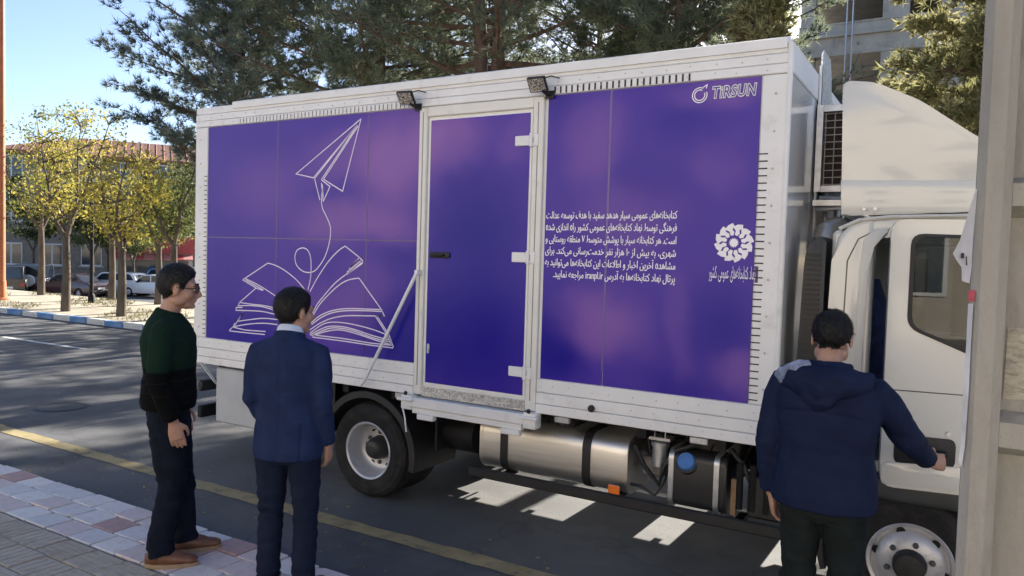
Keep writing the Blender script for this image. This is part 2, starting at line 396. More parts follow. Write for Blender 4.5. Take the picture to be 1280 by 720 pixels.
sub('far_wall_rail', MB().box(BX0, BX1, BY1-.02, BY1+.002, .872, 1.1).box(BX0, BX1, BY1-.02, BY1+.004, 2.99, 3.165), WHITE_R, smooth=False)
# printed vinyl
# the artwork: soft lilac clouds and deep blue pools, each (x, z, half width, half height, strength, kind)
CLOUDS = [(-3.71,2.62,0.41,0.42,0.85,'p'),(-4.25,2.67,0.49,0.22,0.4,'p'),(-4.24,2.15,0.6,0.19,0.6,'p'),(-5.11,2.43,0.51,0.3,0.3,'p'),(-3.98,1.61,0.32,0.28,0.3,'p'),(-4.44,1.43,0.59,0.26,0.3,'p'),(-3.71,2.11,0.37,0.15,0.35,'p'),(-5.38,1.16,0.86,0.31,0.7,'d'),(-3.61,1.3,0.44,0.36,0.8,'d'),(-3.7,1.87,0.27,0.12,0.5,'d'),(-5.66,1.77,0.41,0.57,0.35,'d'),(-3.22,2.79,0.37,0.31,0.75,'p'),(-2.62,2.76,0.19,0.21,0.3,'p'),(-2.99,2.25,0.45,0.39,0.75,'d'),(-2.97,1.46,0.7,0.74,1.0,'d'),(-2.09,2.65,0.25,0.31,0.5,'p'),(-1.25,2.93,0.32,0.14,0.5,'p'),(-1.87,2.19,0.36,0.23,0.35,'p'),(-1.97,1.5,0.3,0.26,0.75,'p'),(-1.48,1.56,0.1,0.39,0.25,'p'),(-1.13,1.26,0.2,0.15,0.55,'p'),(-1.28,2.47,0.16,0.19,0.25,'p'),(-1.46,2.76,0.22,0.14,0.5,'d'),(-2.26,1.3,0.23,0.26,0.9,'d'),(-1.22,1.58,0.23,0.28,0.7,'d'),(-2.32,2.92,0.23,0.21,0.4,'d'),(-1.49,1.17,0.24,0.15,0.6,'d'),(-1.75,2.39,0.3,0.2,0.3,'d')]
def vinyl_mat(name, base, deep, pink):
    m = bpy.data.materials.new(name); m.use_nodes = True; nt = m.node_tree; b = nt.nodes["Principled BSDF"]
    b.inputs["Roughness"].default_value = .32; b.inputs["Specular IOR Level"].default_value = .22
    tc = nt.nodes.new("ShaderNodeTexCoord"); n = nt.nodes.new("ShaderNodeTexNoise"); n.inputs["Scale"].default_value = 2.2; n.inputs["Detail"].default_value = 2
    nt.links.new(tc.outputs["Object"], n.inputs["Vector"])
    wob = nt.nodes.new("ShaderNodeMix"); wob.data_type = 'RGBA'; wob.blend_type = 'LINEAR_LIGHT'; wob.inputs[0].default_value = .16
    nt.links.new(tc.outputs["Object"], wob.inputs[6]); nt.links.new(n.outputs["Color"], wob.inputs[7])
    acc = {'p': None, 'd': None}
    for x, z, rx, rz, s, k in CLOUDS:
        mp = nt.nodes.new("ShaderNodeMapping"); mp.vector_type = 'TEXTURE'; mp.inputs["Location"].default_value = (x, TY, z); mp.inputs["Scale"].default_value = (rx*1.5, 50, rz*1.5)
        nt.links.new(wob.outputs[2], mp.inputs[0]); le = nt.nodes.new("ShaderNodeVectorMath"); le.operation = 'LENGTH'; nt.links.new(mp.outputs[0], le.inputs[0])
        mr = nt.nodes.new("ShaderNodeMapRange"); mr.interpolation_type = 'SMOOTHERSTEP'; mr.inputs[1].default_value = 1; mr.inputs[2].default_value = 0; mr.inputs[4].default_value = s
        nt.links.new(le.outputs["Value"], mr.inputs[0])
        if acc[k] is None: acc[k] = mr.outputs[0]
        else:
            ad = nt.nodes.new("ShaderNodeMath"); ad.operation = 'ADD'; ad.use_clamp = True; nt.links.new(acc[k], ad.inputs[0]); nt.links.new(mr.outputs[0], ad.inputs[1]); acc[k] = ad.outputs[0]
    c = None
    for k, colr in (('d', deep), ('p', pink)):
        mx = nt.nodes.new("ShaderNodeMix"); mx.data_type = 'RGBA'; nt.links.new(acc[k], mx.inputs[0])
        if c is None: mx.inputs[6].default_value = (*base, 1)
        else: nt.links.new(c, mx.inputs[6])
        mx.inputs[7].default_value = (*colr, 1); c = mx.outputs[2]
    nt.links.new(c, b.inputs["Base Color"])
    nb = nt.nodes.new("ShaderNodeTexNoise"); nb.inputs["Scale"].default_value = 3; nb.inputs["Detail"].default_value = 4; nt.links.new(tc.outputs["Object"], nb.inputs["Vector"])
    bp = nt.nodes.new("ShaderNodeBump"); bp.inputs["Strength"].default_value = .25; bp.inputs["Distance"].default_value = .012
    nt.links.new(nb.outputs["Fac"], bp.inputs["Height"]); nt.links.new(bp.outputs[0], b.inputs["Normal"])
    return m
V1 = V2 = V3 = vinyl_mat('purple vinyl print', (.064,.031,.33), (.010,.005,.26), (.25,.115,.40))
VE = M('vinyl overlap strip', (.13,.085,.30), .3, var=.1, scale=3)
VJ = M('vinyl joint', (.055,.03,.2), .25, var=.3, scale=4)
def vinyl(x0, x1, z0, z1, m): return sub('vinyl_panel', MB().box(x0, x1, TY+.012, TY+.026, z0, z1), m, smooth=False)
zs = (1.108, 2.012, 2.988)
for a, b_ in ((-5.848,-4.968), (-4.960,-3.975), (-3.967,-3.482)):
    for j in (0, 1): vinyl(a, b_, zs[j]+(.003 if j else 0), zs[j+1]-(0 if j else .003), V1)
for a, b_ in ((-2.412,-1.966), (-1.958,-1.041)): vinyl(a, b_, 1.108, 2.988, V2)
sub('overlap_strip', MB().box(-1.969, -1.955, TY+.0105, TY+.026, 1.2, 2.986), VE, smooth=False)
sub('overlap_strip', MB().box(-5.846, -3.484, TY+.0115, TY+.026, 2.007, 2.017), VJ, smooth=False)
for x in (-4.964, -3.971): sub('overlap_strip', MB().box(x-.005, x+.005, TY+.0112, TY+.026, 1.112, 2.986), VJ, smooth=False)
# black tick marks where the vinyl was slit over the profiles
INK = M('black slit mark', (.02,.018,.025), .6, var=.1)
tk = MB()
def tick(x, z, w, hh): tk.quad((x-w/2,TY-.0015,z),(x+w/2,TY-.0015,z),(x+w/2,TY-.0015,z+hh),(x-w/2,TY-.0015,z+hh))
x = -5.42
while x < -3.53: tick(x, 2.996, .006, .042); x += .041
x = -2.36
while x < -1.42: tick(x, 2.996, .012, .044); x += .041
rw = random.Random(3)
z = 1.13
while z < 2.58:
    tk.quad((-1.036,TY+.003,z),(-.985,TY+.003,z),(-.985,TY+.003,z+.0075),(-1.036,TY+.003,z+.0075))
    tk.quad((-5.892,TY+.003,z+.01),(-5.852,TY+.003,z+.01),(-5.852,TY+.003,z+.017),(-5.892,TY+.003,z+.017)); z += .0415
o = sub('slit_marks', tk, INK, smooth=False); o['kind'] = 'stuff'
# rivets
rv = MB()
def rivet(x, z, r=.006): rv.ell((x, TY-.002, z), (r, .004, r), u=6, v=4)
for x in np.arange(-5.95, -.9, .145):
    if -3.5 < x < -2.42: 
        continue
    for z in (.905, .975, 1.06, 3.02, 3.075, 3.14): rivet(x+rw.uniform(-.02,.02), z+rw.uniform(-.008,.008), .004)
for z in np.arange(1.2, 2.95, .21):
    for x in (-.955, -5.94): rivet(x, z, .007)
o = sub('rivets', rv, M('dull rivet', (.52,.52,.51), .5, metal=.4, var=.2)); o['kind'] = 'stuff'
bump_stop = sub('rubber_stop', MB().ell((-2.02, TY-.008, .955), (.024,.022,.024)), BLACKP)
for x in (-1.32, -3.60, -2.24):
    sub('hold_bracket', MB().box(x-.055, x+.055, TY+.008, TY+.05, .825, .869, bev=.006).box(x-.02, x+.02, TY+.002, TY+.01, .838, .858), GALV, smooth=False)
# paper plane and book line drawing
ART=[(1,[(-4.624,1.602),(-4.717,1.673),(-4.835,1.737),(-4.955,1.782),(-5.06,1.802)]),
(0,[(-5.06,1.802),(-5.343,1.661)]),
(1,[(-5.343,1.661),(-5.175,1.611),(-5.009,1.548),(-4.898,1.495)]),
(0,[(-5.343,1.661),(-5.369,1.646),(-5.195,1.582),(-5.116,1.567)]),
(0,[(-5.333,1.647),(-5.216,1.606),(-5.108,1.571)]),
(0,[(-5.205,1.581),(-5.407,1.448)]),
(1,[(-5.407,1.448),(-5.254,1.442),(-5.088,1.438),(-4.916,1.42)]),
(0,[(-5.407,1.448),(-5.424,1.418),(-5.275,1.43)]),
(1,[(-5.275,1.43),(-5.108,1.427),(-4.916,1.399)]),
(0,[(-5.37,1.407),(-5.449,1.402),(-5.453,1.377),(-5.295,1.384)]),
(1,[(-5.295,1.384),(-5.108,1.387),(-4.915,1.368)]),
(0,[(-5.358,1.368),(-5.474,1.232)]),
(0,[(-5.358,1.371),(-5.425,1.282)]),
(1,[(-5.425,1.282),(-5.272,1.307),(-5.106,1.33),(-4.924,1.331)]),
(1,[(-5.474,1.232),(-5.292,1.267),(-5.105,1.288),(-4.933,1.289)]),
(0,[(-5.464,1.265),(-5.485,1.231),(-5.532,1.198),(-5.532,1.19),(-5.333,1.19),(-5.083,1.193)]),
(0,[(-5.496,1.228),(-5.334,1.213),(-5.073,1.219)]),
(1,[(-4.563,1.584),(-4.473,1.71),(-4.366,1.834),(-4.261,1.922),(-4.188,1.962)]),
(0,[(-4.188,1.962),(-4.037,1.876),(-4.134,1.795)]),
(0,[(-4.037,1.876),(-4.003,1.851),(-4.006,1.831),(-4.159,1.742),(-4.16,1.759),(-4.024,1.85)]),
(0,[(-4.151,1.749),(-4.005,1.842)]),
(0,[(-4.143,1.788),(-4.05,1.862)]),
(1,[(-4.159,1.748),(-4.29,1.664),(-4.414,1.551),(-4.494,1.466),(-4.539,1.368)]),
(1,[(-4.538,1.362),(-4.467,1.468),(-4.377,1.553),(-4.254,1.646),(-4.149,1.696),(-4.037,1.716)]),
(0,[(-4.037,1.716),(-3.804,1.484)]),
(1,[(-3.804,1.484),(-3.937,1.48),(-4.16,1.47),(-4.32,1.443),(-4.446,1.395),(-4.547,1.327)]),
(1,[(-3.795,1.47),(-3.937,1.467),(-4.16,1.454),(-4.319,1.426),(-4.437,1.378),(-4.537,1.317)]),
(0,[(-3.804,1.484),(-3.774,1.438),(-3.86,1.43)]),
(1,[(-3.777,1.436),(-3.952,1.427),(-4.159,1.414),(-4.318,1.383),(-4.445,1.334),(-4.555,1.272)]),
(0,[(-3.86,1.427),(-3.741,1.295)]),
(0,[(-3.843,1.428),(-3.724,1.297)]),
(1,[(-3.741,1.295),(-3.899,1.328),(-4.105,1.352),(-4.282,1.355),(-4.408,1.33),(-4.554,1.245)]),
(1,[(-3.723,1.259),(-3.898,1.28),(-4.086,1.314),(-4.245,1.325),(-4.389,1.305),(-4.554,1.231)]),
(1,[(-3.715,1.244),(-3.897,1.264),(-4.086,1.301),(-4.245,1.311),(-4.37,1.293),(-4.535,1.226)]),
(0,[(-3.724,1.297),(-3.681,1.212),(-3.684,1.201),(-3.895,1.203),(-4.206,1.212),(-4.525,1.216)]),
(0,[(-3.74,1.289),(-3.698,1.22),(-3.896,1.219),(-4.207,1.232),(-4.516,1.234)]),
(1,[(-3.698,1.223),(-3.863,1.247),(-4.068,1.283),(-4.226,1.297),(-4.37,1.275),(-4.516,1.228)]),
(1,[(-4.586,1.597),(-4.561,1.679),(-4.554,1.761),(-4.56,1.855),(-4.59,1.915),(-4.647,1.938),(-4.714,1.919),(-4.741,1.864),(-4.72,1.796),(-4.652,1.75),(-4.576,1.74),(-4.502,1.762),(-4.421,1.845),(-4.378,1.927),(-4.353,2.007),(-4.347,2.06),(-4.352,2.119),(-4.394,2.192),(-4.442,2.265),(-4.453,2.339),(-4.444,2.421)]),
(0,[(-4.051,2.946),(-4.744,2.543),(-4.547,2.506),(-4.094,2.899)]),
(0,[(-4.534,2.5),(-4.097,2.894)]),
(0,[(-4.459,2.488),(-4.087,2.899)]),
(0,[(-4.435,2.491),(-4.079,2.893)]),
(0,[(-4.051,2.946),(-4.227,2.392),(-4.435,2.491)]),
(0,[(-4.459,2.488),(-4.363,2.432),(-4.43,2.319)]),
(0,[(-4.534,2.5),(-4.47,2.325)]),
(0,[(-4.458,2.463),(-4.433,2.313)]),
(0,[(-4.446,2.451),(-4.434,2.347)])]

for sm, pts in ART: wire_outline('line_drawing', pts, .0088, TY+.0095, PRINT_L, core, smooth=bool(sm))
# --- Persian lettering
FORM = {}
for cp in list(range(0xFB50, 0xFDFF))+list(range(0xFE70, 0xFEFF)):
    d = unicodedata.decomposition(chr(cp)).split()
    if len(d) == 2 and d[0] in ('<isolated>','<final>','<initial>','<medial>'): FORM.setdefault(chr(int(d[1],16)), {})[d[0][1:-1]] = chr(cp)
    if len(d) == 3 and d[1] == '0644' and d[2] == '0627': FORM.setdefault('LA', {})[d[0][1:-1]] = chr(cp)
def shape_fa(txt):
    out = []; n = len(txt); i = 0
    def dual(c): return c in FORM and 'initial' in FORM[c]
    def joins(c): return c in FORM and 'final' in FORM[c]
    while i < n:
        c = txt[i]
        if c == '\u200c': i += 1; continue
        if c in FORM:
            prev = i > 0 and dual(txt[i-1])
            if c == '\u0644' and i+1 < n and txt[i+1] == '\u0627':
                out.append(FORM['LA']['final' if prev else 'isolated']); i += 2; continue
            nxt = i+1 < n and joins(txt[i+1]) and dual(c)
            f = FORM[c]; k = 'medial' if prev and nxt else 'final' if prev else 'initial' if nxt else 'isolated'
            out.append(f.get(k, f.get('isolated', c)))
        else: out.append(c)
        i += 1
    out = out[::-1]; res = []; run = []
    for c in out+['']:
        if c and (c.isascii() and (c.isalnum()) or c in '۰۱۲۳۴۵۶۷۸۹' or (c == '.' and run)): run.append(c)
        else:
            if run: 
                rr = run[::-1]
                if rr[0] == '.': rr = rr[1:]+['.']
                res += rr; run = []
            if c: res.append(c)
    return ''.join(res).replace('\uFEE9', '\u0665')     # lone heh: the built-in font fills this rounder loop cleanly
def text_mesh(body, outline=0, shear=0, offset=0, spacing=1):
    cu = bpy.data.curves.new('txt', 'FONT'); cu.body = body; cu.shear = shear; cu.resolution_u = 3; cu.space_character = spacing; cu.offset = offset
    if outline: cu.fill_mode = 'NONE'; cu.bevel_depth = outline; cu.bevel_resolution = 0
    o = bpy.data.objects.new('txt', cu); COL.objects.link(o); bpy.context.view_layer.update()
    me = bpy.data.meshes.new_from_object(o.evaluated_get(bpy.context.evaluated_depsgraph_get()))
    bpy.data.objects.remove(o); bpy.data.curves.remove(cu)
    me.materials.clear(); return me
def lettering(name, body, x0, x1, z0, z1, mat, parent, y, keep_h=None, bold=0, **k):
    me = text_mesh(body, **k); n = len(me.vertices); a = np.zeros(n*3, np.float32); me.vertices.foreach_get('co', a); a = a.reshape(-1, 3)
    lo, hi = a.min(0), a.max(0); s = (x1-x0)/(hi[0]-lo[0]); b = np.zeros_like(a)
    b[:,0] = x0+(a[:,0]-lo[0])*s
    if keep_h: b[:,2] = z0+a[:,1]*keep_h
    else: b[:,2] = z0+(a[:,1]-lo[1])*(z1-z0)/(hi[1]-lo[1])
    b[:,1] = y-.0006*(a[:,2]-lo[2])/max(1e-6, hi[2]-lo[2]) if hi[2]-lo[2] > 1e-6 else y
    me.vertices.foreach_set('co', b.ravel()); me.update(); me.name = name
    if bold:        # a second strike, a hair to the side and in front
        bm = bmesh.new(); bm.from_mesh(me); q = bmesh.ops.duplicate(bm, geom=bm.faces[:]+bm.edges[:]+bm.verts[:])
        for v in q['geom']:
            if isinstance(v, bmesh.types.BMVert): v.co += Vector((bold, -.0004, bold*.4))
        bm.to_mesh(me); bm.free()
    return link(name, me, mat, parent)
LINES = ["کتابخانه‌های عمومی سیار هدهد سفید با هدف توسعه عدالت",
 "فرهنگی توسط نهاد کتابخانه‌های عمومی کشور راه اندازی شده",
 "است. هر کتابخانه سیار با پوشش متوسط ۷ منطقه روستایی و",
 "شهری، به بیش از ۱۰ هزار نفر خدمت‌رسانی می‌کند. برای",
 "مشاهده آخرین اخبار و اطلاعات این کتابخانه‌ها می‌توانید به",
 "پرتال نهاد کتابخانه‌ها به آدرس iranpl.ir مراجعه نمایید."]
for i, t in enumerate(LINES):
    zb = 2.178-i*.0775
    lettering('lettering', shape_fa(t), -2.402+(.065 if i == 5 else 0), -1.505, zb, zb, PRINT, core, TY+.0092, keep_h=.066, bold=.0022)
# rosette emblem: sun disc and a ring of bent petals
ex, ez, er = -1.158, 2.037, .116
em = MB()
cv = [em.bm.verts.new((ex+(.030 if k % 2 == 0 else .021)*math.cos(k*math.pi/16), TY+.0092, ez+(.030 if k % 2 == 0 else .021)*math.sin(k*math.pi/16))) for k in range(32)]
em.bm.faces.new(cv)
for k in range(12):
    a0 = k*math.pi/6
    def pp(r, da): return em.bm.verts.new((ex+r*math.cos(a0+da), TY+.0092, ez+r*math.sin(a0+da)))
    q = [pp(.043,.10), pp(.046,.45), pp(.070,.40), pp(.094,.62), pp(.108,.34), pp(er,.08), pp(.098,.0), pp(.079,.14), pp(.062,-.02)]
    em.bm.faces.new(q[:3]+q[7:]); em.bm.faces.new(q[2:8])
sub('emblem', em, PRINT, smooth=False)
lettering('emblem_lettering', shape_fa("نهاد کتابخانه‌های عمومی کشور"), -1.294, -1.026, 1.805, 1.902, PRINT, core, TY+.0042, shear=-.35)
# maker's mark: outlined capitals and a ring with a flick
lettering('maker_lettering', "TiRSUN", -1.322, -1.062, 2.877, 2.955, PRINT, core, TY+.0088, outline=.040, shear=.12, offset=.035, spacing=1.12)
lx, lz = -1.395, 2.908
for r in (.044, .031):
    wire_outline('maker_mark', [(lx+r*math.cos(t), lz+r*math.sin(t)) for t in np.linspace(R(62), R(382), 26)], .006, TY+.009, PRINT, core)
wire_outline('maker_mark', [(lx+.02, lz+.045), (lx+.043, lz+.058), (lx+.038, lz+.036)], .006, TY+.009, PRINT, core)

# --- side door
door = MB().box(-3.392, -2.528, TY+.014, TY+.05, .952, 2.905, bev=.004).build('side_door', WHITE, truck, smooth=False)
fr = MB().box(-3.473, -3.402, TY-.004, TY+.05, .88, 2.985, bev=.005).box(-2.517, -2.437, TY-.004, TY+.05, .88, 2.985, bev=.005)
fr.box(-3.402, -2.517, TY-.002, TY+.05, 2.915, 2.985, bev=.005).box(-3.402,-2.517, TY+.004, TY+.05, .872, .944)
fr.build('door_frame', M('door frame profile', (.72,.71,.66), .4, var=.04, scale=5, dirt=((.5,.47,.4), 6, .58, .9)), truck, smooth=False)
vp = MB().box(-3.374, -2.546, TY+.010, TY+.02, .975, 2.888).build('vinyl_panel', V3, door, smooth=False)
for x in (-3.437, -2.478):
    MB().box(x-.003, x+.003, TY-.0065, TY+.0, .95, 2.95).build('frame_groove', M('groove shadow gap', (.25,.25,.24), .6), truck, smooth=False)
MB().box(-3.40, -2.519, TY-.001, TY+.008, .874, .942).build('kick_plate', CHECK, truck, smooth=False)
for z in (2.70, 1.915, 1.135):
    hg = MB().box(-2.655, -2.54, TY-.004, TY+.012, z-.034, z+.034, bev=.004).build('hinge', WHITE_R, door, smooth=False)
    MB().tube([(-2.522, TY-.012, z-.045), (-2.522, TY-.012, z+.045)], .014, 10).box(-2.54,-2.522, TY-.008, TY+.006, z-.03, z+.03).box(-2.522,-2.47, TY-.0105, TY-.003, z-.04, z+.04, bev=.003).build('hinge_knuckle', WHITE_R, truck)
    MB().box(-2.514,-2.506, TY-.0125, TY-.0095, z-.02, z+.02).build('hinge_slot', BLACKP, truck, smooth=False)
MB().box(-3.352, -3.175, TY-.004, TY+.012, 1.892, 1.936, bev=.01, seg=2).box(-3.335, -3.215, TY-.03, TY-.004, 1.905, 1.923, bev=.006).build('handle', BLACKP, door)
MB().box(-3.362, -3.338, TY+.002, TY+.012, 1.19, 1.262, bev=.005).ell((-3.35, TY+.0, 1.226), (.007,.006,.007)).build('lock', GALV, door)
# fold-out step under the door
MB().box(-3.47, -2.50, TY-.055, TY+.05, .79, .862, bev=.006).box(-3.45, -2.52, TY-.04, TY+.05, .745, .788, bev=.004).box(-3.40,-3.25,TY-.05,TY+.0,.705,.745,bev=.006).box(-2.68,-2.53,TY-.05,TY+.0,.705,.745,bev=.006).build('folding_step', WHITE_R, truck, smooth=False)
for x in (-3.50, -2.455):
    MB().box(x-.05, x+.05, TY-.05, TY+.04, .765, .875, bev=.012, seg=2).tube([(x-.07, TY-.06, .842), (x+.07, TY-.06, .842)], .013, 8).build('step_bracket', WHITE_R, truck)
    MB().ell((x, TY-.055, .888), (.016,.014,.016), u=10, v=6).build('bracket_knob', BLACKP, truck)
MB().tube([(-3.53,TY-.05,.78),(-3.50,TY-.055,.70),(-3.49,TY-.05,.60)], .006, 6).build('strap', WHITE, truck)
# stay rod leaning across the print
MB().tube([(-3.435, TY-.045, 1.775), (-3.445, TY-.05, 1.75), (-3.90, TY-.06, .93), (-3.94, TY-.05, .90)], .013, 8).build('stay_rod', WHITE_R, truck)
MB().box(-3.455, -3.42, TY-.05, TY-.004, 1.76, 1.80, bev=.005).build('rod_clip', WHITE_R, truck)
# floodlights over the door
LED = M('led lens grid', (.32,.29,.26), .3, var=.75, scale=95, detail=0)
for x, rz in ((-3.545, .12), (-2.455, .05)):
    m4 = TR(x+.012, TY-.09, 3.045, R(-52), 0, rz)
    fl = MB().obox(m4, .13, .105, .024, bev=.005).obox(m4 @ TR(0,.025,.02), .07, .05, .02).build('floodlight', BLACKP, truck, smooth=False)
    MB().obox(m4 @ TR(0,0,-.0135), .112, .088, .004).build('lens', LED, fl, smooth=False)
    MB().tube([(x+.05, TY-.09, 3.0), (x+.06, TY-.045, 2.985), (x+.06, TY-.003, 2.99)], .011, 8).box(x+.03, x+.09, TY-.012, TY-.004, 2.965, 3.015).build('bracket', BLACKP, fl)
    MB().tube([(x+.02,TY-.08,3.08),(x+.09,TY-.05,3.10),(x+.13,TY-.01,3.09)], .004, 6).build('cable', BLACKP, fl)

# --- wheels
def wheel(x, y, near, dual, front, name='wheel'):
    s = -1 if near else 1
    m4 = Matrix.Translation((x, y, .352 if front else .372)) @ Matrix.Scale(.945 if front else 1, 4) @ Matrix.Rotation(R(90)*(1 if near else -1), 4, 'X')   # local +z points outward
    def tyre(h):
        p = [(.215,-.095+h),(.27,-.108+h),(.335,-.105+h),(.362,-.085+h),(.372,-.05+h),(.366,-.047+h),(.366,-.04+h),(.373,-.036+h),(.374,0+h),(.373,.036+h),(.366,.04+h),(.366,.047+h),(.372,.05+h),(.362,.085+h),(.335,.105+h),(.30,.108+h),(.297,.111+h),(.27,.110+h),(.25,.102+h),(.215,.095+h)]
        return p
    w = MB().lathe(tyre(0), m4, 56, close=True)
    if dual: w.lathe(tyre(-.26), m4, 40, close=True)
    w = w.build(name, RUBBER, truck, ang=25)
    if front:
        prof = [(.222,.098),(.226,.104),(.222,.108),(.205,.10),(.198,.075),(.185,.075),(.172,.092),(.145,.118),(.09,.125),(.085,.12)]
        hubp = [(.085,.105),(.082,.17),(.07,.185),(.03,.188),(0,.188)]; zn = .118; rn = .118; rh = .178
    else:
        prof = [(.222,.098),(.226,.104),(.222,.108),(.208,.10),(.200,.06),(.193,.0),(.185,-.03),(.165,-.045),(.12,-.05),(.095,-.05)]
        hubp = [(.095,-.05),(.085,.02),(.07,.05),(.055,.06),(.02,.062),(0,.062)]; zn = -.05; rn = .12; rh = .158
    rim = MB().lathe(prof, m4, 48).lathe([(r, h-.003) for r, h in prof[::-1]], m4, 48).build('rim', STEEL, w)
    MB().lathe(hubp, m4, 24).build('hub', M('black hub', (.02,.02,.02), .5, var=.3, scale=20), w)
    for k in range(6):
        a = k*math.pi/3+(.3 if front else .52)
        q = m4 @ TR(rn*math.cos(a), rn*math.sin(a), zn)
        MB().lathe([(.017,0),(.017,.018),(.011,.024),(.0,.024)], q, 6).build('wheel_nut', M('dark nut', (.12,.12,.125), .45, metal=.6, var=.2), w)
        a += math.pi/6
        q = m4 @ TR(rh*math.cos(a), rh*math.sin(a), (.0865 if front else -.0475))
        if front: q = q @ Matrix.Rotation(R(0), 4, 'X')
        MB().lathe([(.024,.001),(0,.001)], q, 14).build('hand_hole', CHASSIS, w)
    return w
wheel(-3.93, TY+.135, True, True, False); wheel(-3.93, BY1-.135, False, True, False)
wheel(-.175, TY+.16, True, False, True); wheel(-.175, BY1-.16, False, False, True)
# rear mudguards
def arch(x, y0, y1, r, a0, a1, t=.012, z=.372):
    b = MB(); n = 18; P = []
    for i in range(n+1):
        a = R(a0+(a1-a0)*i/n); P.append((math.cos(a), math.sin(a)))
    poly = [(x+r*c, z+r*s_*.98) for c, s_ in P]+[(x+(r-t)*c, z+(r-t)*s_*.98) for c, s_ in P[::-1]]
    return b.prism(poly, y0, y1, bev=.004, seg=1)
for y0, y1 in ((TY+.02, TY+.56), (BY1-.56, BY1-.02)):
    mg = arch(-3.93, y0, y1, .475, -12, 172).build('mudguard', BLACKP, truck)
    yy = y0 if y0 < 5 else y1
    arch(-3.93, yy-.012, yy+.012, .480, -12, 172, t=.05).build('lip', BLACKP, mg)
# chassis
ch = MB()
for y in (5.12, 5.98): ch.box(-5.9, .9, y-.035, y+.035, .56, .80)
for x in np.arange(-5.6, .6, .75): ch.box(x-.04, x+.04, 5.15, 5.95, .6, .74)
for x in np.arange(-5.7, -.9, .5): ch.box(x-.03, x+.03, TY+.06, BY1-.06, .80, .872)
ch.build('chassis', CHASSIS, truck, smooth=False)
MB().tube([(-3.93, 4.8, .372), (-3.93, 6.3, .372)], .085, 14).ell((-3.93, 5.55, .372), (.19,.17,.19)).build('rear_axle', CHASSIS, truck)
MB().tube([(-.175, 4.8, .34), (-.175, 6.3, .34)], .06, 10).build('front_axle', CHASSIS, truck)
MB().tube([(-3.75, 5.55, .42), (-.6, 5.55, .56)], .05, 12).build('drive_shaft', CHASSIS, truck)
MB().box(-1.0, .7, 5.25, 5.9, .42, .95, bev=.06).build('engine', CHASSIS, truck)
for y in (5.12, 5.98):
    b = MB()
    for k in range(4): b.tube([(-3.93-.6+.1*k, y, .50+.0+.018*k), (-3.93, y, .43+.018*k), (-3.93+.6-.1*k, y, .50+.018*k)], (.035), 6)
    b.build('leaf_spring', CHASSIS, truck)
# tool locker behind the rear wheel, tail lamp bracket, bumper
MB().box(-5.735, -4.72, TY+.03, TY+.5, .355, .845, bev=.012).build('tool_locker', GREYP, truck, smooth=False)
MB().tube([(-5.98, TY+.05, .87), (-5.76, TY+.05, .70)], .012, 6).tube([(-5.76,TY+.05,.7),(-5.74,TY+.2,.68)], .012, 6).build('locker_brace', GALV, truck)
MB().box(-5.99, -5.93, TY+.03, BY1-.03, .36, .47, bev=.01).box(-5.98,-5.94,4.9,5.0,.45,.88).box(-5.98,-5.94,6.1,6.2,.45,.88).build('rear_bumper', CHASSIS, truck, smooth=False)
for y in (TY+.18, BY1-.18):
    tl = MB().box(-6.0, -5.94, y-.14, y+.14, .60, .70, bev=.012).build('tail_lamp', BLACKP, truck)
    MB().box(-6.006, -5.999, y-.12, y+.03, .615, .685).build('lens', M('red lamp lens', (.4,.02,.02), .2, var=.1), tl, smooth=False)
# fuel tank with straps
def rrect(y0, y1, z0, z1, r, n=5):
    P = []
    for cx, cz, a0 in ((y1-r, z1-r, 0), (y0+r, z1-r, 90), (y0+r, z0+r, 180), (y1-r, z0+r, 270)):
        for i in range(n+1):
            a = R(a0+90*i/n); P.append((cx+r*math.cos(a), cz+r*math.sin(a)))
    return P
tank = MB().prism(rrect(TY+.15, TY+.62, .375, .755, .11), -2.965, -1.82, axis='x', bev=.02, seg=3).build('fuel_tank', ALU, truck)
for x in (-2.76, -2.115):
    MB().prism(rrect(TY+.143, TY+.627, .368, .762, .116), x-.03, x+.03, axis='x').build('strap', BLACKP, tank)
for x in (-2.955, -1.835):
    MB().prism(rrect(TY+.146, TY+.624, .371, .759, .113), x-.012, x+.012, axis='x').build('end_seam', ALU, tank)
MB().lathe([(.05,0),(.05,.03),(.044,.04),(0,.04)], TR(-2.36, TY+.28, .745, R(18)), 18).build('filler_cap', BLACKP, tank)
MB().tube([(-3.02, TY+.25, .58), (-3.30, TY+.25, .58)], .13, 20).build('air_tank', CHASSIS, truck)
MB().tube([(-3.12, TY+.6, .5), (-3.6, TY+.55, .45)], .1, 16).build('silencer', CHASSIS, truck)
# urea tank with blue cap, filter, hoses, batteries
dt = MB().prism(rrect(TY+.13, TY+.56, .385, .735, .055), -1.535, -1.175, axis='x', bev=.02, seg=3).build('urea_tank', M('black moulded tank', (.018,.018,.019), .42, var=.25, scale=9, bump=.06, bscale=40), truck)
MB().lathe([(.058,0),(.058,.022),(.05,.034),(0,.034)], TR(-1.425, TY+.142, .672, R(60)), 20).build('cap', M('blue cap', (.07,.19,.50), .4, var=.12, scale=20), dt)
MB().lathe([(.072,-.03),(.072,.006),(.058,.008)], TR(-1.425, TY+.142, .672, R(60)), 20).build('filler_neck', BLACKP, dt)
for x in (-1.52, -1.235):
    MB().prism(rrect(TY+.122, TY+.568, .377, .743, .061), x-.016, x+.016, axis='x').build('strap', GALV, dt)
MB().tube([(-1.63,TY+.22,.60),(-1.63,TY+.22,.74)], .048, 18).lathe([(.058,.73),(.058,.755),(.03,.76),(0,.76)], TR(-1.63,TY+.22,0), 18).build('fuel_filter', GALV, truck)
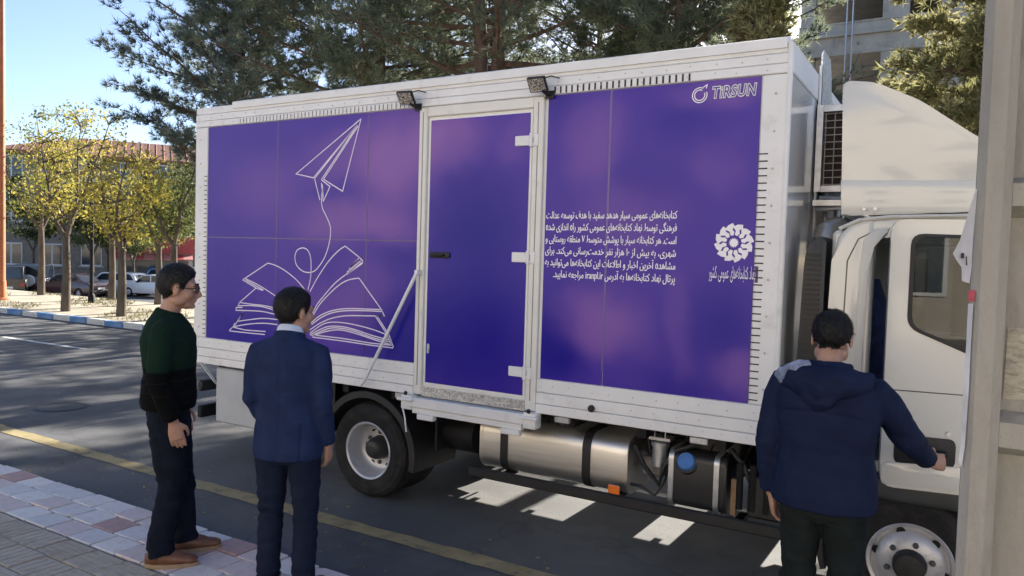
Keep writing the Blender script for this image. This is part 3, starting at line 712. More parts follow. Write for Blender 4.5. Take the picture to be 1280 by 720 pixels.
MB().box(-1.70,-1.56,TY+.2,TY+.3,.765,.785).tube([(-1.66,TY+.2,.785),(-1.66,TY+.2,.85),(-1.59,TY+.2,.85),(-1.59,TY+.2,.785)], .006, 6).build('filter_bracket', GALV, truck)
b = MB(); rh_ = random.Random(5)
for k in range(9):
    x = -1.8+k*.1; y = TY+.25+rh_.random()*.3
    b.tube([(x, y, .78), (x+rh_.uniform(-.1,.1), y-.05, .62), (x+rh_.uniform(-.15,.2), y, .5), (x+rh_.uniform(-.1,.3), y+.1, .55+rh_.random()*.2)], .013, 6)
b.tube([(-1.80,TY+.17,.46),(-1.72,TY+.12,.475),(-1.62,TY+.13,.43),(-1.57,TY+.16,.52),(-1.55,TY+.18,.66),(-1.47,TY+.2,.72)], .010, 6)
b.build('hoses', BLACKP, truck)['kind'] = 'stuff'
b = MB(); rh_ = random.Random(15)
for k in range(16):      # corrugated pipes and looms hung under the floor
    x = -3.2+k*.16; y = TY+.35+rh_.random()*.5; z = .80
    b.tube([(x, y, z), (x+rh_.uniform(.05,.2), y-.08, z-.08-rh_.random()*.1), (x+.3, y+rh_.uniform(-.1,.1), z-.05)], .011+.008*rh_.random(), 6)
b.tube([(-1.78,TY+.16,.72),(-1.70,TY+.14,.60),(-1.60,TY+.14,.50),(-1.57,TY+.13,.62),(-1.50,TY+.16,.73),(-1.40,TY+.2,.77)], .017, 8)
b.tube([(-1.17,TY+.2,.78),(-1.08,TY+.16,.70),(-1.02,TY+.18,.55),(-.95,TY+.16,.62),(-.85,TY+.14,.50)], .016, 8)
b.build('wiring_loom', BLACKP, truck)['kind'] = 'stuff'
for x in (-1.10, -1.02, -.94): MB().tube([(x,TY+.15,.44),(x,TY+.15,.72)], .022, 8).build('air_line', CHASSIS, truck)
MB().box(-1.145,-1.115,TY+.13,TY+.17,.40,.62).build('bracket_plate', M('raw brown bracket', (.20,.12,.06), .7, var=.3, scale=20), truck, smooth=False)
MB().box(-1.46, -1.13, TY+.28, TY+.56, .70, .83, bev=.015).build('pump_housing', BLACKP, truck)
MB().box(-1.78, -1.62, TY+.28, TY+.5, .50, .63, bev=.02).build('valve_block', M('grey casting', (.2,.19,.18), .6, metal=.3, var=.3, scale=15), truck)
MB().box(-1.05, -.72, TY+.14, TY+.5, .40, .66, bev=.015).build('battery_box', BLACKP, truck)
MB().box(-.90, -.60, TY+.12, TY+.4, .68, .84, bev=.02).build('relay_box', BLACKP, truck)
rl = MB().box(-3.0, -.66, TY+.05, TY+.085, .335, .405, bev=.008).build('underrun_rail', BLACKP, truck, smooth=False)
for x in (-2.75, -1.9, -1.1): MB().box(x-.025, x+.025, TY+.086, TY+.30, .345, .374).build('rail_bracket', CHASSIS, rl, smooth=False)
MB().box(-1.905, -1.825, TY+.035, TY+.052, .415, .47, bev=.005).build('side_marker', M('orange lens', (.75,.17,.02), .25, var=.1, coat=.4), rl, smooth=False)
# unseen far side lockers and spare wheel, added to block light under the truck
MB().box(-2.40, -1.86, BY1-.5, BY1-.03, .36, .86, bev=.012).build('tool_locker', GREYP, truck, smooth=False)
MB().box(-1.60, -1.0, BY1-.5, BY1-.05, .34, .86, bev=.012).build('battery_box', BLACKP, truck, smooth=False)
MB().box(-5.735, -4.62, BY1-.5, BY1-.03, .355, .845, bev=.012).build('tool_locker', GREYP, truck, smooth=False)
MB().lathe([(.2,-.1),(.34,-.1),(.372,-.05),(.372,.05),(.34,.1),(.2,.1)], TR(-5.0, 5.55, .52), 36, close=True).build('added_spare_wheel', RUBBER, truck)
MB().box(-3.3, -3.28, TY+.05, BY1-.6, .47, .8).build('mud_flap', CHASSIS, truck, smooth=False)
# --- cab
CY = 4.50
cab = MB()
cab.prism([(-.42,.80),(-.60,.80),(-.645,1.35),(-.63,1.95),(-.605,2.08),(-.55,2.15),(-.46,2.185),(-.42,2.185)], CY, CY+.13, bev=.03, seg=3)     # rear quarter
cab.prism([(-.42,.80),(-.60,.80),(-.645,1.35),(-.63,1.95),(-.605,2.08),(-.55,2.15),(-.46,2.185),(-.42,2.185)], 6.47, 6.60, bev=.03, seg=3)
cab.box(-.64, -.57, CY+.06, 6.54, .82, 2.12, bev=.02)                                                            # back wall
cab.prism([(-.60,2.08),(-.55,2.15),(-.46,2.19),(.30,2.22),(.42,2.16),(.40,2.10),(-.5,2.10)], CY+.01, 6.59, bev=.03, seg=3)  # roof
cab.prism([(.98,.62),(1.06,.66),(1.06,1.05),(.98,1.40),(.92,1.42),(.90,.62)], CY+.02, 6.58, bev=.05, seg=3)     # nose
for y in (CY+.02, 6.52): cab.prism([(.36,2.14),(.44,2.14),(.98,1.40),(.90,1.38)], y, y+.06)                      # A pillars
cab.prism([(.70,.62),(.95,.62),(.95,1.42),(.72,1.42)], CY+.005, CY+.06, bev=.015)
cab.prism([(-.42,1.42),(-.42,.80),(.95,.80),(.95,1.42)], 6.53, 6.595, bev=.015)
cab.box(-.58, .95, CY+.08, 6.52, .80, .86)
cabo = cab.build('cab', CREAM, truck)
MB().prism([(-.44,.86),(-.455,1.4),(-.45,1.9),(-.425,2.03),(-.36,2.10),(-.35,2.13),(-.44,2.12),(-.475,2.06),(-.49,1.9),(-.49,.86)], CY-.004, CY+.03, bev=.006).build('door_seal', M('inner jamb paint', (.60,.59,.55), .35, var=.04), cabo)
MB().quad((.45,CY+.09,2.12), (.45,6.5,2.12), (.99,6.5,1.40), (.99,CY+.09,1.40)).build('windscreen', GLASS, cabo, smooth=False)
MB().quad((-.40,6.56,1.45),(.40,6.56,1.45),(.40,6.56,2.08),(-.40,6.56,2.08)).build('far_window', GLASS, cabo, smooth=False)
MB().box(.75, 1.09, CY+.02, 6.58, .40, .62, bev=.04, seg=2).build('front_bumper', CREAM, cabo)
MB().box(1.055, 1.07, 4.95, 6.15, .78, 1.12, bev=.005).build('grille', BLACKP, cabo, smooth=False)
for y in (4.72, 6.38): MB().box(1.05, 1.10, y-.15, y+.15, .66, .80, bev=.02, seg=2).build('headlight', M('headlight lens', (.7,.72,.75), .1, coat=.6), cabo)
MB().tube([(.95,CY-.02,2.0),(1.02,CY-.2,2.02),(1.02,CY-.25,1.5),(.96,CY-.03,1.45)], .014, 8).box(.97,1.04,CY-.34,CY-.14,1.55,1.95,bev=.02).build('mirror', BLACKP, cabo)
st = MB().box(-.45, .10, 4.72, 5.2, .95, 1.12, bev=.05, seg=3).prism([(-.50,1.1),(-.32,1.1),(-.40,1.72),(-.44,1.85),(-.54,1.85)], 4.74, 5.18, bev=.05, seg=3).build('seat', M('blue seat cloth', (.03,.045,.14), .9, var=.3, scale=20), cabo)
MB().lathe([(.20,0),(.205,.012),(.20,.024),(.19,.012)], TR(.38, 4.98, 1.45, 0, R(-60)), 28, close=True).tube([(.38,4.98,1.45),(.66,4.98,1.15)], .03, 8).build('steering_wheel', BLACKP, cabo)
MB().box(.45, .92, 4.6, 6.5, .86, 1.38, bev=.06).build('dashboard', BLACKP, cabo)
# door, ajar
HM = Matrix.Translation((.72, CY, 0)) @ Matrix.Rotation(R(11), 4, 'Z') @ Matrix.Translation((-.72, -CY, 0))
def rounded(poly, r, n=4):
    out = []; P = [Vector(p) for p in poly]
    for i, p in enumerate(P):
        a = (P[i-1]-p); b = (P[(i+1) % len(P)]-p); la, lb = a.length, b.length; rr = min(r, la*.45, lb*.45); a.normalize(); b.normalize()
        for k in range(n+1):
            t = k/n; q0 = p+a*rr*(1-t); q1 = p+b*rr*t; out.append(tuple(q0.lerp(q1, t)))
    return out
outer = rounded([(-.345,.80),(.70,.80),(.715,1.5),(.44,2.09),(.30,2.165),(-.345,2.165)], .07)
inner = rounded([(-.255,1.62),(.10,1.47),(.62,1.46),(.38,2.02),(.28,2.085),(-.255,2.095)], .06)
d = MB()
def ringed(b, o, i, y0, y1):
    # frame region between outline o and opening i, with thickness
    def nearest(p): return min(range(len(i)), key=lambda k: (i[k][0]-p[0])**2+(i[k][1]-p[1])**2)
    bm2 = bmesh.new(); ov = [bm2.verts.new((p[0], y0, p[1])) for p in o]; iv = [bm2.verts.new((p[0], y0, p[1])) for p in i]
    eo = [bm2.edges.new((ov[k], ov[(k+1) % len(ov)])) for k in range(len(ov))]; ei = [bm2.edges.new((iv[k], iv[(k+1) % len(iv)])) for k in range(len(iv))]
    bmesh.ops.triangle_fill(bm2, use_beauty=True, use_dissolve=False, edges=eo+ei)
    r = bmesh.ops.extrude_face_region(bm2, geom=bm2.faces[:])
    for v in r['geom']:
        if isinstance(v, bmesh.types.BMVert): v.co.y = y1
    me = bpy.data.meshes.new('x'); bm2.to_mesh(me); bm2.free(); b.bm.from_mesh(me); bpy.data.meshes.remove(me)
ringed(d, outer, inner, CY-.012, CY+.045)
d.prism(rounded([(-.34,.81),(.70,.81),(.71,.96),(-.34,.93)], .03), CY-.022, CY+.0, bev=.01)
cdoor = d.build('cab_door', CREAM, truck, ang=35); cdoor.data.transform(HM)
def dsub(name, mb, mat, **k):
    o = mb.build(name, mat, cdoor, **k); o.data.transform(HM); return o
dsub('window', MB().prism(inner, CY+.008, CY+.013), GLASS, smooth=False)
def ring_band(poly, w, y0, y1):
    c = Vector((sum(p[0] for p in poly)/len(poly), sum(p[1] for p in poly)/len(poly))); b = MB(); n = len(poly)
    for k in range(n):
        p, q = Vector(poly[k]), Vector(poly[(k+1) % n])
        if (q-p).length < 1e-4: continue
        pi, qi = p+(c-p).normalized()*w, q+(c-q).normalized()*w
        b.prism([tuple(p), tuple(q), tuple(qi), tuple(pi)], y0, y1)
    return b
dsub('window_seal', ring_band(inner, .022, CY-.016, CY+.02), BLACKP, smooth=False)
dsub('edge_seal', ring_band(outer, .008, CY+.020, CY+.052), BLACKP, smooth=False)
dsub('handle_recess', MB().prism(rounded([(-.285,.925),(-.01,.925),(-.01,1.075),(-.285,1.075)], .035), CY-.017, CY-.004, bev=.006), BLACKP)
dsub('handle', MB().tube([(-.25,CY-.03,1.0),(-.22,CY-.048,1.0),(-.08,CY-.048,1.0),(-.05,CY-.03,1.0)], (.014), 8, cap=True), BLACKP)
dsub('inner_trim', MB().prism(rounded([(-.32,.86),(.66,.86),(.68,1.42),(-.32,1.56)], .05), CY+.046, CY+.075), BLACKP, smooth=False)
dsub('panel_line', MB().tube([(-.335,CY-.0125,1.30),(.69,CY-.0125,1.30)], .003, 4), M('panel gap', (.12,.12,.11), .6), smooth=False)
dsub('lock_barrel', MB().lathe([(.012,0),(.012,.006),(0,.006)], TR(-.045, CY-.016, 1.10, R(90)), 14), GALV)
MB().tube([(-.535,CY-.001,.84),(-.56,CY-.001,1.4),(-.55,CY-.001,1.95),(-.50,CY-.001,2.07),(-.42,CY-.001,2.115)], .0035, 5).build('panel_gap', MATS['panel gap'], cabo)
MB().tube([(-.60,CY+.012,2.125),(-.5,CY+.002,2.172),(-.35,CY+.004,2.19),(.30,CY+.004,2.20)], .011, 6).build('drip_rail', CREAM, cabo)
# wheel arch and step under the door
MB().box(-.66, .72, CY+.0, CY+.25, .665, .79, bev=.03, seg=3).build('sill', M('dark grey trim', (.045,.05,.055), .5, var=.15, scale=8), truck)
arch(-.175, CY+.01, CY+.35, .47, 5, 200, t=.03).build('mudguard', BLACKP, truck)
MB().box(-.72, -.60, CY+.02, CY+.30, .34, .62, bev=.02).build('step_box', BLACKP, truck)
MB().box(.30, .74, CY+.02, CY+.30, .34, .66, bev=.03).build('step_box', BLACKP, truck)
# roof fairing
fp = rounded([(-.60,2.20),(.72,2.24),(.55,2.31),(.30,2.44),(.02,2.61),(-.24,2.81),(-.46,2.925),(-.625,2.95),(-.615,2.6)], .045)
fa = MB().prism(fp, CY+.08, 6.52, bev=.04, seg=5).build('roof_fairing', CREAM, truck, ang=50)
MB().prism([(-.605,2.205),(.74,2.235),(.58,2.30),(.40,2.375),(-.615,2.40)], CY+.074, 6.526, bev=.012).build('fairing_skirt', CREAM, fa)
MB().box(-.20, .04, CY+.05, CY+.12, 2.190, 2.204).build('rubber_pad', BLACKP, fa, smooth=False)
bl = MB()
for x in (-.485, -.43): bl.lathe([(.011,0),(.011,.012),(.0,.014)], TR(x, CY+.073, 2.235, R(90)), 6)
bl.build('bolts', GALV, fa)
# condenser unit on the front wall
un = MB().box(BX1+.006, -.50, 5.30, 6.35, 2.40, 2.44).box(BX1+.006, -.50, 5.30, 6.35, 2.92, 2.96).box(BX1+.006,-.83,5.28,6.35,2.40,2.96).box(-.54,-.50,5.30,5.34,2.44,2.92).box(-.54,-.50,6.31,6.35,2.44,2.92).build('cooling_unit', GALV, truck, smooth=False)
MB().box(-.82, -.55, 5.36, 6.3, 2.45, 2.91).build('radiator_core', M('rusty brown core', (.06,.035,.025), .8, var=.4, scale=30), un, smooth=False)
g = MB()
for i in range(6): g.tube([(-.82+.055*i, 5.335, 2.43), (-.82+.055*i, 5.335, 2.93)], .0035, 5)
for i in range(11): g.tube([(-.83, 5.33, 2.45+.046*i), (-.53, 5.33, 2.45+.046*i)], .0035, 5)
o = g.build('wire_grille', M('pale wire', (.55,.5,.42), .5, var=.1), un)
MB().box(-.868, -.852, 5.29, 5.34, 1.6, 3.22, bev=.004).build('mount_strip', WHITE_R, un, smooth=False)
MB().prism([(5.31,2.965),(5.31,3.30),(5.36,3.33),(5.62,3.33),(5.70,3.22),(5.72,3.1),(5.85,3.05),(5.85,2.965)], -.862, -.852, axis='x').build('embossed_flashing', M('embossed foil', (.7,.72,.74), .3, metal=.7, var=.25, scale=45, bump=.7, bscale=45), un, smooth=False)
b = MB(); b.tube([(-.83,5.3,2.36),(-.60,5.25,2.34)], .018, 8).tube([(-.84,5.2,2.28),(-.62,5.2,2.30)], .02, 8).tube([(-.80,5.35,2.4),(-.80,5.3,2.1),(-.78,5.2,1.3)], .016, 8).tube([(-.74,5.35,2.4),(-.73,5.3,2.0),(-.7,5.2,1.2)], .012, 8)
b.box(-.85,-.66,5.15,5.6,2.30,2.335).build('pipework', GALV, un)
MB().tube([(-.76,5.05,.9),(-.76,5.05,2.02),(-.74,5.1,2.12),(-.70,5.2,2.15)], .085, 18).build('exhaust_stack', ALU, truck)
MB().box(-.80,-.70,4.97,5.0,1.55,1.60).box(-.80,-.70,4.97,5.0,2.0,2.05).build('stack_clamp', ALU, truck, smooth=False)
# ribbed air intake behind the cab
ai = MB().prism(rounded([(-.665,2.085),(-.745,2.075),(-.775,1.95),(-.80,1.2),(-.685,1.2),(-.665,1.5)], .03), CY+.02, CY+.30, bev=.015).build('air_intake', M('intake black', (.022,.023,.026), .5, var=.2, scale=8), truck)
for k in range(26):
    z = 1.98-k*.028; MB().box(-.765-.0003*k, -.69, CY+.012, CY+.03, z-.007, z+.007).build('rib', BLACKP, ai, smooth=False)

# ================================================================ STREET FURNITURE
CONC = M('weathered concrete', (.34,.325,.29), .9, var=.2, scale=5, bump=.6, bscale=40, dirt=((.19,.175,.155), 5, .48, .72), stretch=(1,1,.4), detail=10)
nt = CONC.node_tree; b_ = nt.nodes["Principled BSDF"]; vo = nt.nodes.new("ShaderNodeTexVoronoi"); vo.inputs["Scale"].default_value = 70
nt.links.new(nt.nodes["Texture Coordinate"].outputs["Object"], vo.inputs["Vector"])
mr = nt.nodes.new("ShaderNodeMapRange"); mr.inputs[1].default_value = .04; mr.inputs[2].default_value = .16; mr.inputs[3].default_value = .55; mr.inputs[4].default_value = 1
nt.links.new(vo.outputs["Distance"], mr.inputs[0]); mx = nt.nodes.new("ShaderNodeMix"); mx.data_type = 'RGBA'; mx.blend_type = 'MULTIPLY'; mx.inputs[0].default_value = .45
nt.links.new(b_.inputs["Base Color"].links[0].from_socket, mx.inputs[6]); nt.links.new(mr.outputs[0], mx.inputs[7]); nt.links.new(mx.outputs[2], b_.inputs["Base Color"])
px, py = .033, 1.97
pole = thing('utility_pole', 'weathered concrete utility pole with recessed panels at the right edge', 'utility pole', (px+.17, py+.1, .1))
def chamf(x0, x1, y0, y1, c): return [(x0,y0+c),(x0+c,y0),(x1-c,y0),(x1,y0+c),(x1,y1-c),(x1-c,y1),(x0+c,y1),(x0,y1-c)]
for x0, x1 in ((px-.018, px+.050), (px+.290, px+.358)):
    b = MB(); b.prism(chamf(x0, x1, py, py+.22, .018), .09, 9.2, axis='z'); b.build('flange', CONC, pole, smooth=False)
MB().box(px+.051, px+.289, py+.075, py+.145, .1, 9.19).build('web', CONC, pole, smooth=False)
zc = [.62, 1.14, 1.555, 2.085, 2.62, 3.15, 3.7, 4.25, 4.8, 5.4, 6.0, 6.6, 7.2, 7.8, 8.4]
for i, z in enumerate(zc):
    h_ = .045 if abs(z-1.555) > .01 else .05
    MB().prism([(py+.02,z-h_*.5),(py+.074,z-h_),(py+.074,z+h_),(py+.02,z+h_*.6)], px+.0505, px+.2895, axis='x').build('rung', CONC, pole, smooth=False)
PAPER = M('weathered paper', (.50,.51,.56), .9, var=.15, scale=20, dirt=((.4,.4,.42), 12, .5, .75), stretch=(1,1,.5))
def strip(name, left, right, mat, parent=None, t=.0012):
    """sheet between two polylines of 3D points, given a small thickness"""
    b = MB(); L = [Vector(p) for p in left]; Q = [Vector(p) for p in right]
    rows = []
    for a, c in zip(L, Q): rows.append([a.lerp(c, k/4) for k in range(5)])
    off = Vector((0, t, 0)); va = [[b.bm.verts.new(p) for p in r] for r in rows]; vb = [[b.bm.verts.new(p+off) for p in r] for r in rows]
    n, m = len(rows), 5
    for i in range(n-1):
        for k in range(m-1):
            b.bm.faces.new((va[i][k], va[i][k+1], va[i+1][k+1], va[i+1][k])); b.bm.faces.new((vb[i][k], vb[i+1][k], vb[i+1][k+1], vb[i][k+1]))
        b.bm.faces.new((va[i][0], va[i+1][0], vb[i+1][0], vb[i][0])); b.bm.faces.new((va[i][-1], vb[i][-1], vb[i+1][-1], va[i+1][-1]))
    b.bm.faces.new(va[0][::-1]+vb[0]); b.bm.faces.new(va[-1]+vb[-1][::-1])
    return b.build(name, mat, parent, smooth=False)
xl = px-.018
tp = strip('torn_notice', [(xl-.001,py+.010,2.10),(xl-.012,py+.0,2.05),(xl-.026,py-.012,1.985),(xl-.038,py-.02,1.955),(xl-.030,py-.01,1.94),(xl-.020,py-.006,1.925),(xl-.018,py-.004,1.895)],
      [(xl+.002,py+.010,2.10),(xl+.001,py+.010,2.05),(xl-.001,py+.008,1.985),(xl-.001,py+.008,1.955),(xl-.001,py+.010,1.94),(xl-.001,py+.01,1.925),(xl-.003,py+.008,1.89)], PAPER)
tag(tp, 'torn white paper notice peeling off the edge of the concrete pole', 'paper')
MB().quad((xl-.022,py-.012,1.945),(xl-.016,py-.0075,1.945),(xl-.016,py-.0075,1.957),(xl-.022,py-.012,1.957)).quad((xl-.012,py-.006,1.93),(xl-.009,py-.0045,1.93),(xl-.011,py-.0055,1.95),(xl-.013,py-.0065,1.95)).build('print_mark', INK, tp, smooth=False)
t2 = strip('paper_strip', [(xl-.0035,py+.012,1.845),(xl-.003,py+.012,1.75),(xl-.004,py+.010,1.65),(xl-.003,py+.010,1.52),(xl-.006,py+.008,1.49)],
      [(xl+.0065,py+.005,1.845),(xl+.006,py+.005,1.75),(xl+.007,py+.005,1.65),(xl+.005,py+.006,1.52),(xl+.001,py+.008,1.475)], PAPER)
tag(t2, 'long narrow strip of white paper pasted down the pole edge', 'paper')
t3 = strip('red_sticker', [(xl-.004,py+.011,1.875),(xl-.004,py+.011,1.85)], [(xl+.008,py+.003,1.875),(xl+.008,py+.003,1.85)], M('faded red paper', (.45,.08,.10), .8, var=.3, scale=60))
tag(t3, 'small faded red sticker on the pole edge above the white strip', 'sticker')
t4 = strip('faded_notice', [(px+.058,py+.072,1.79),(px+.057,py+.072,1.70),(px+.056,py+.072,1.63)], [(px+.2,py+.072,1.80),(px+.205,py+.072,1.71),(px+.2,py+.072,1.64)], M('faded printed paper', (.42,.39,.32), .9, var=.2, scale=60, stretch=(.5,1,1.4), dirt=((.2,.18,.15), 110, .5, .7)))
tag(t4, 'faded printed notice pasted in the recess of the pole', 'paper')
# orange post at the left edge
op = MB().tube([(-25.45,12.0,.1),(-25.45,12.0,10.4)], [.14,.10], 14)
op = op.build('lamp_post', M('orange red paint', (.42,.13,.045), .55, var=.15, scale=4), None)
op.name = 'post'
po = thing('street_lamp', 'tall orange red painted lamp post at the left edge of the verge', 'lamp post', (-25.45,12.0,.1)); put(op, po)
MB().lathe([(.26,.11),(.26,.14),(.17,.2),(.15,.7),(.13,.72)], TR(-25.45,12.0,0), 14).build('base_sleeve', MATS['orange red paint'], po)
MB().tube([(-25.45,12,10.3),(-25.45,11.6,10.8),(-25.45,10.6,11.0)], .05, 8).ell((-25.45,10.2,11.0), (.14,.42,.09)).build('arm', MATS['orange red paint'], po)
dp = thing('thin_post', 'thin dark iron post standing among the yellow trees', 'post', (-22.9,13.35,.1))
MB().tube([(-22.9,13.35,.1),(-22.9,13.35,4.2)], .055, 10).build('shaft', CHASSIS, dp); MB().lathe([(.1,.1),(.1,.35),(.06,.4)], TR(-22.9,13.35,0), 10).build('foot', CHASSIS, dp); MB().ell((-22.9,13.35,4.3),(.14,.14,.17)).build('lantern', CHASSIS, dp)

# ================================================================ PEOPLE
SKIN = M('skin', (.40,.225,.155), .5, var=.1, scale=25, bump=.05, bscale=150)
HAIR = M('black hair', (.006,.005,.0045), .5, var=.5, scale=60, bump=.5, bscale=180, stretch=(1,1,.25))
def remesh(mb, voxel, smooth=2):
    bmesh.ops.recalc_face_normals(mb.bm, faces=mb.bm.faces)
    me = bpy.data.meshes.new('t'); mb.bm.to_mesh(me); mb.bm.free(); o = bpy.data.objects.new('t', me); COL.objects.link(o)
    md = o.modifiers.new('r', 'REMESH'); md.mode = 'VOXEL'; md.voxel_size = voxel; md.adaptivity = 0
    if smooth: s = o.modifiers.new('s', 'SMOOTH'); s.iterations = smooth; s.factor = .5
    bpy.context.view_layer.update()
    r = bpy.data.meshes.new_from_object(o.evaluated_get(bpy.context.evaluated_depsgraph_get()))
    bpy.data.objects.remove(o); bpy.data.meshes.remove(me)
    r.polygons.foreach_set('use_smooth', [True]*len(r.polygons)); return r
def displace(me, fn):
    n = len(me.vertices); co = np.zeros(n*3, np.float32); me.vertices.foreach_get('co', co); no = np.zeros(n*3, np.float32); me.vertices.foreach_get('normal', no)
    co = co.reshape(-1,3); no = no.reshape(-1,3)
    d = np.array([fn(Vector(c.tolist()), Vector(q.tolist())) for c, q in zip(co, no)], np.float32)
    co += no*d[:,None]; me.vertices.foreach_set('co', co.ravel()); me.update()
def folds(amp, sx, sy, sz, seed=0, extra=None):
    def fn(p, n):
        v = noise.noise(Vector((p.x*sx+seed, p.y*sy-seed, p.z*sz+p.x*sx*.6)))+.5*noise.noise(Vector((p.x*sx*2.1-seed, p.y*sy*2, p.z*sz*1.9+seed)))
        a = amp if extra is None else amp*extra(p)
        return a*(abs(v)*1.6-.5)
    return fn
def hand(b, wrist, d, palm_n, side, curl=.5, s=1.0, grip=0):
    """wrist point, d = direction of the fingers, palm_n = palm normal, side = direction of the thumb"""
    d = Vector(d).normalized(); n = Vector(palm_n); n = (n-d*n.dot(d)).normalized(); t = Vector(side); t = (t-d*t.dot(d)-n*t.dot(n)).normalized(); w = Vector(wrist)
    b.tube([w-d*.02*s, w+d*.01*s, w+d*.045*s, w+d*.085*s, w+d*.10*s], [(.027*s,.022*s),(.030*s,.021*s),(.040*s,.019*s),(.042*s,.016*s),(.036*s,.012*s)], 12, ref=t)
    for k, (off, ln) in enumerate(((.032,.075),(.011,.084),(-.011,.078),(-.032,.062))):
        p = w+d*.082*s+t*off*s; ang = 0; P = [p]; c = (curl+grip)*(1+.12*k)
        for j, f in enumerate((.45,.32,.23)):
            ang += c*(.45,.6,.5)[j]
            p = p+(d*math.cos(ang)+n*math.sin(ang))*ln*f*s; P.append(p)
        b.tube(P, [.0095*s,.0092*s,.0085*s,.007*s], 8)
    a0 = w+d*.02*s+t*.028*s
    b.tube([a0, a0+(d*.6+t*.7+n*.2).normalized()*.035*s, a0+(d*.8+t*.45+n*(.35+grip*.4)).normalized()*.068*s, a0+(d*.92+t*.28+n*(.45+grip*.5)).normalized()*.09*s], [.014*s,.012*s,.010*s,.008*s], 8)
def person(label, loc, rz, cfg):
    H = cfg['H']; s = H/1.70
    root = thing('person', label, 'person', loc, rz, local=True)
    S = lambda p: Vector(p)*s
    head = Matrix.Translation(S(cfg.get('head', (0,.015,1.585)))) @ Matrix.Rotation(cfg.get('turn',0), 4, 'Z') @ Matrix.Rotation(cfg.get('tilt',0), 4, 'Y') @ Matrix.Rotation(cfg.get('nod',0), 4, 'X') @ Matrix.Scale(s, 4)
    b = MB()
    def E(c, r): b.ell(c, r, head, 20, 14)
    E((0,-.014,.026), (.077,.097,.088)); E((0,.028,-.03), (.064,.068,.082)); E((0,.046,-.086), (.045,.044,.034)); E((0,.075,.022), (.056,.024,.016))
    E((0,.088,-.062), (.023,.014,.007)); E((0,.087,-.073), (.020,.013,.007)); E((0,.078,-.1), (.022,.02,.016))
    for sg in (-1,1):
        E((sg*.040,.055,-.032), (.028,.032,.03)); E((sg*.080,-.006,-.012), (.009,.019,.033)); E((sg*.03,.079,.0), (.013,.012,.010)); E((sg*.052,.01,-.07), (.02,.04,.03))
    b.tube([head @ Vector(p) for p in ((0,.088,.014),(0,.104,-.012),(0,.116,-.034),(0,.10,-.046))], [.009*s,.012*s,.015*s,.010*s], 10)
    nk = head @ Vector((0,-.015,-.06)); nb = S((0,-.03,1.41))
    b.tube([nk, nk.lerp(nb,.5), nb, S((0,-.02,1.36))], [.056*s,.055*s,.062*s,.08*s], 16)
    # torso and limbs under the clothes
    b.tube([S(p) for p in ((0,-.01,.80),(0,-.01,.92),(0,-.005,1.08),(0,-.01,1.25),(0,-.02,1.36),(0,-.02,1.41))], [(.12*s,.085*s),(.15*s,.095*s),(.13*s,.085*s),(.155*s,.095*s),(.14*s,.08*s),(.07*s,.06*s)], 20, ref=(1,0,0))
    for sg, arm in (('R', cfg['arm_r']), ('L', cfg['arm_l'])):
        sh, el, wr = (S(p) for p in arm['pts'])
        b.tube([S((.1 if sg == 'R' else -.1,-.02,1.36)), sh, sh.lerp(el,.5), el, el.lerp(wr,.4), wr], [.05*s,.048*s,.043*s,.036*s,.038*s,.026*s], 12)
        hand(b, wr, arm['dir'], arm['palm'], arm['thumb'], arm.get('curl',.5), s, arm.get('grip',0))
    for leg in (cfg['leg_r'], cfg['leg_l']):
        hp, kn, an = (S(p) for p in leg['pts'])
        b.tube([hp+Vector((0,0,.06)), hp, hp.lerp(kn,.5), kn, kn.lerp(an,.35), an, an-Vector((0,0,.03))], [.075*s,.075*s,.06*s,.047*s,.05*s,.033*s,.033*s], 12)
        f = Vector(leg['toe']).normalized()
        b.tube([an-f*.04-Vector((0,0,.035)), an+f*.05-Vector((0,0,.04)), an+f*.13-Vector((0,0,.052))], [.03*s,.035*s,.022*s], 10)
    me = remesh(b, .0052, 2)
    body = link('body', me, SKIN, root)
    # hair grown from the scalp surface
    inv = head.inverted(); bm = bmesh.new(); bm.from_mesh(me)
    hl = cfg.get('hairline', [(-.2,-.075),(-.05,-.07),(-.02,-.03),(.012,.0),(.03,-.012),(.045,.035),(.07,.062),(.2,.068)])
    def line(y):
        for (a, za), (c, zc_) in zip(hl, hl[1:]):
            if a <= y <= c: return za+(zc_-za)*(y-a)/(c-a)
        return 1
    kill = []; depth = {}
    for v in bm.verts:
        q = inv @ v.co
        d_ = q.z-line(q.y)+.004*noise.noise(q*90)
        if abs(q.x) > .079 and q.z < .02 and -.03 < q.y < .02: d_ = -1
        if q.z < -.09 or q.length > .2: d_ = -1
        if d_ < 0: kill.append(v)
        else: depth[v] = d_
    bmesh.ops.delete(bm, geom=kill, context='VERTS')
    bm.normal_update()
    vol = cfg.get('hair', .016)
    mv = {}
    for v in bm.verts:
        q = inv @ v.co; dd = depth.get(v, 0)
        top = max(0, q.z-.03)/.08
        mv[v] = v.normal*(.003+min(1, dd/.03)*vol*(.55+.6*top))*s+v.normal*.0035*(noise.noise(Vector((q.x*110, q.y*40, q.z*45)))+.6*noise.noise(Vector((q.x*220, q.y*90, q.z*90))))
    for v, m_ in mv.items(): v.co += m_
    rs = random.Random(cfg.get('seed',1)); vl = [v for v in bm.verts if depth.get(v,0) > .004]
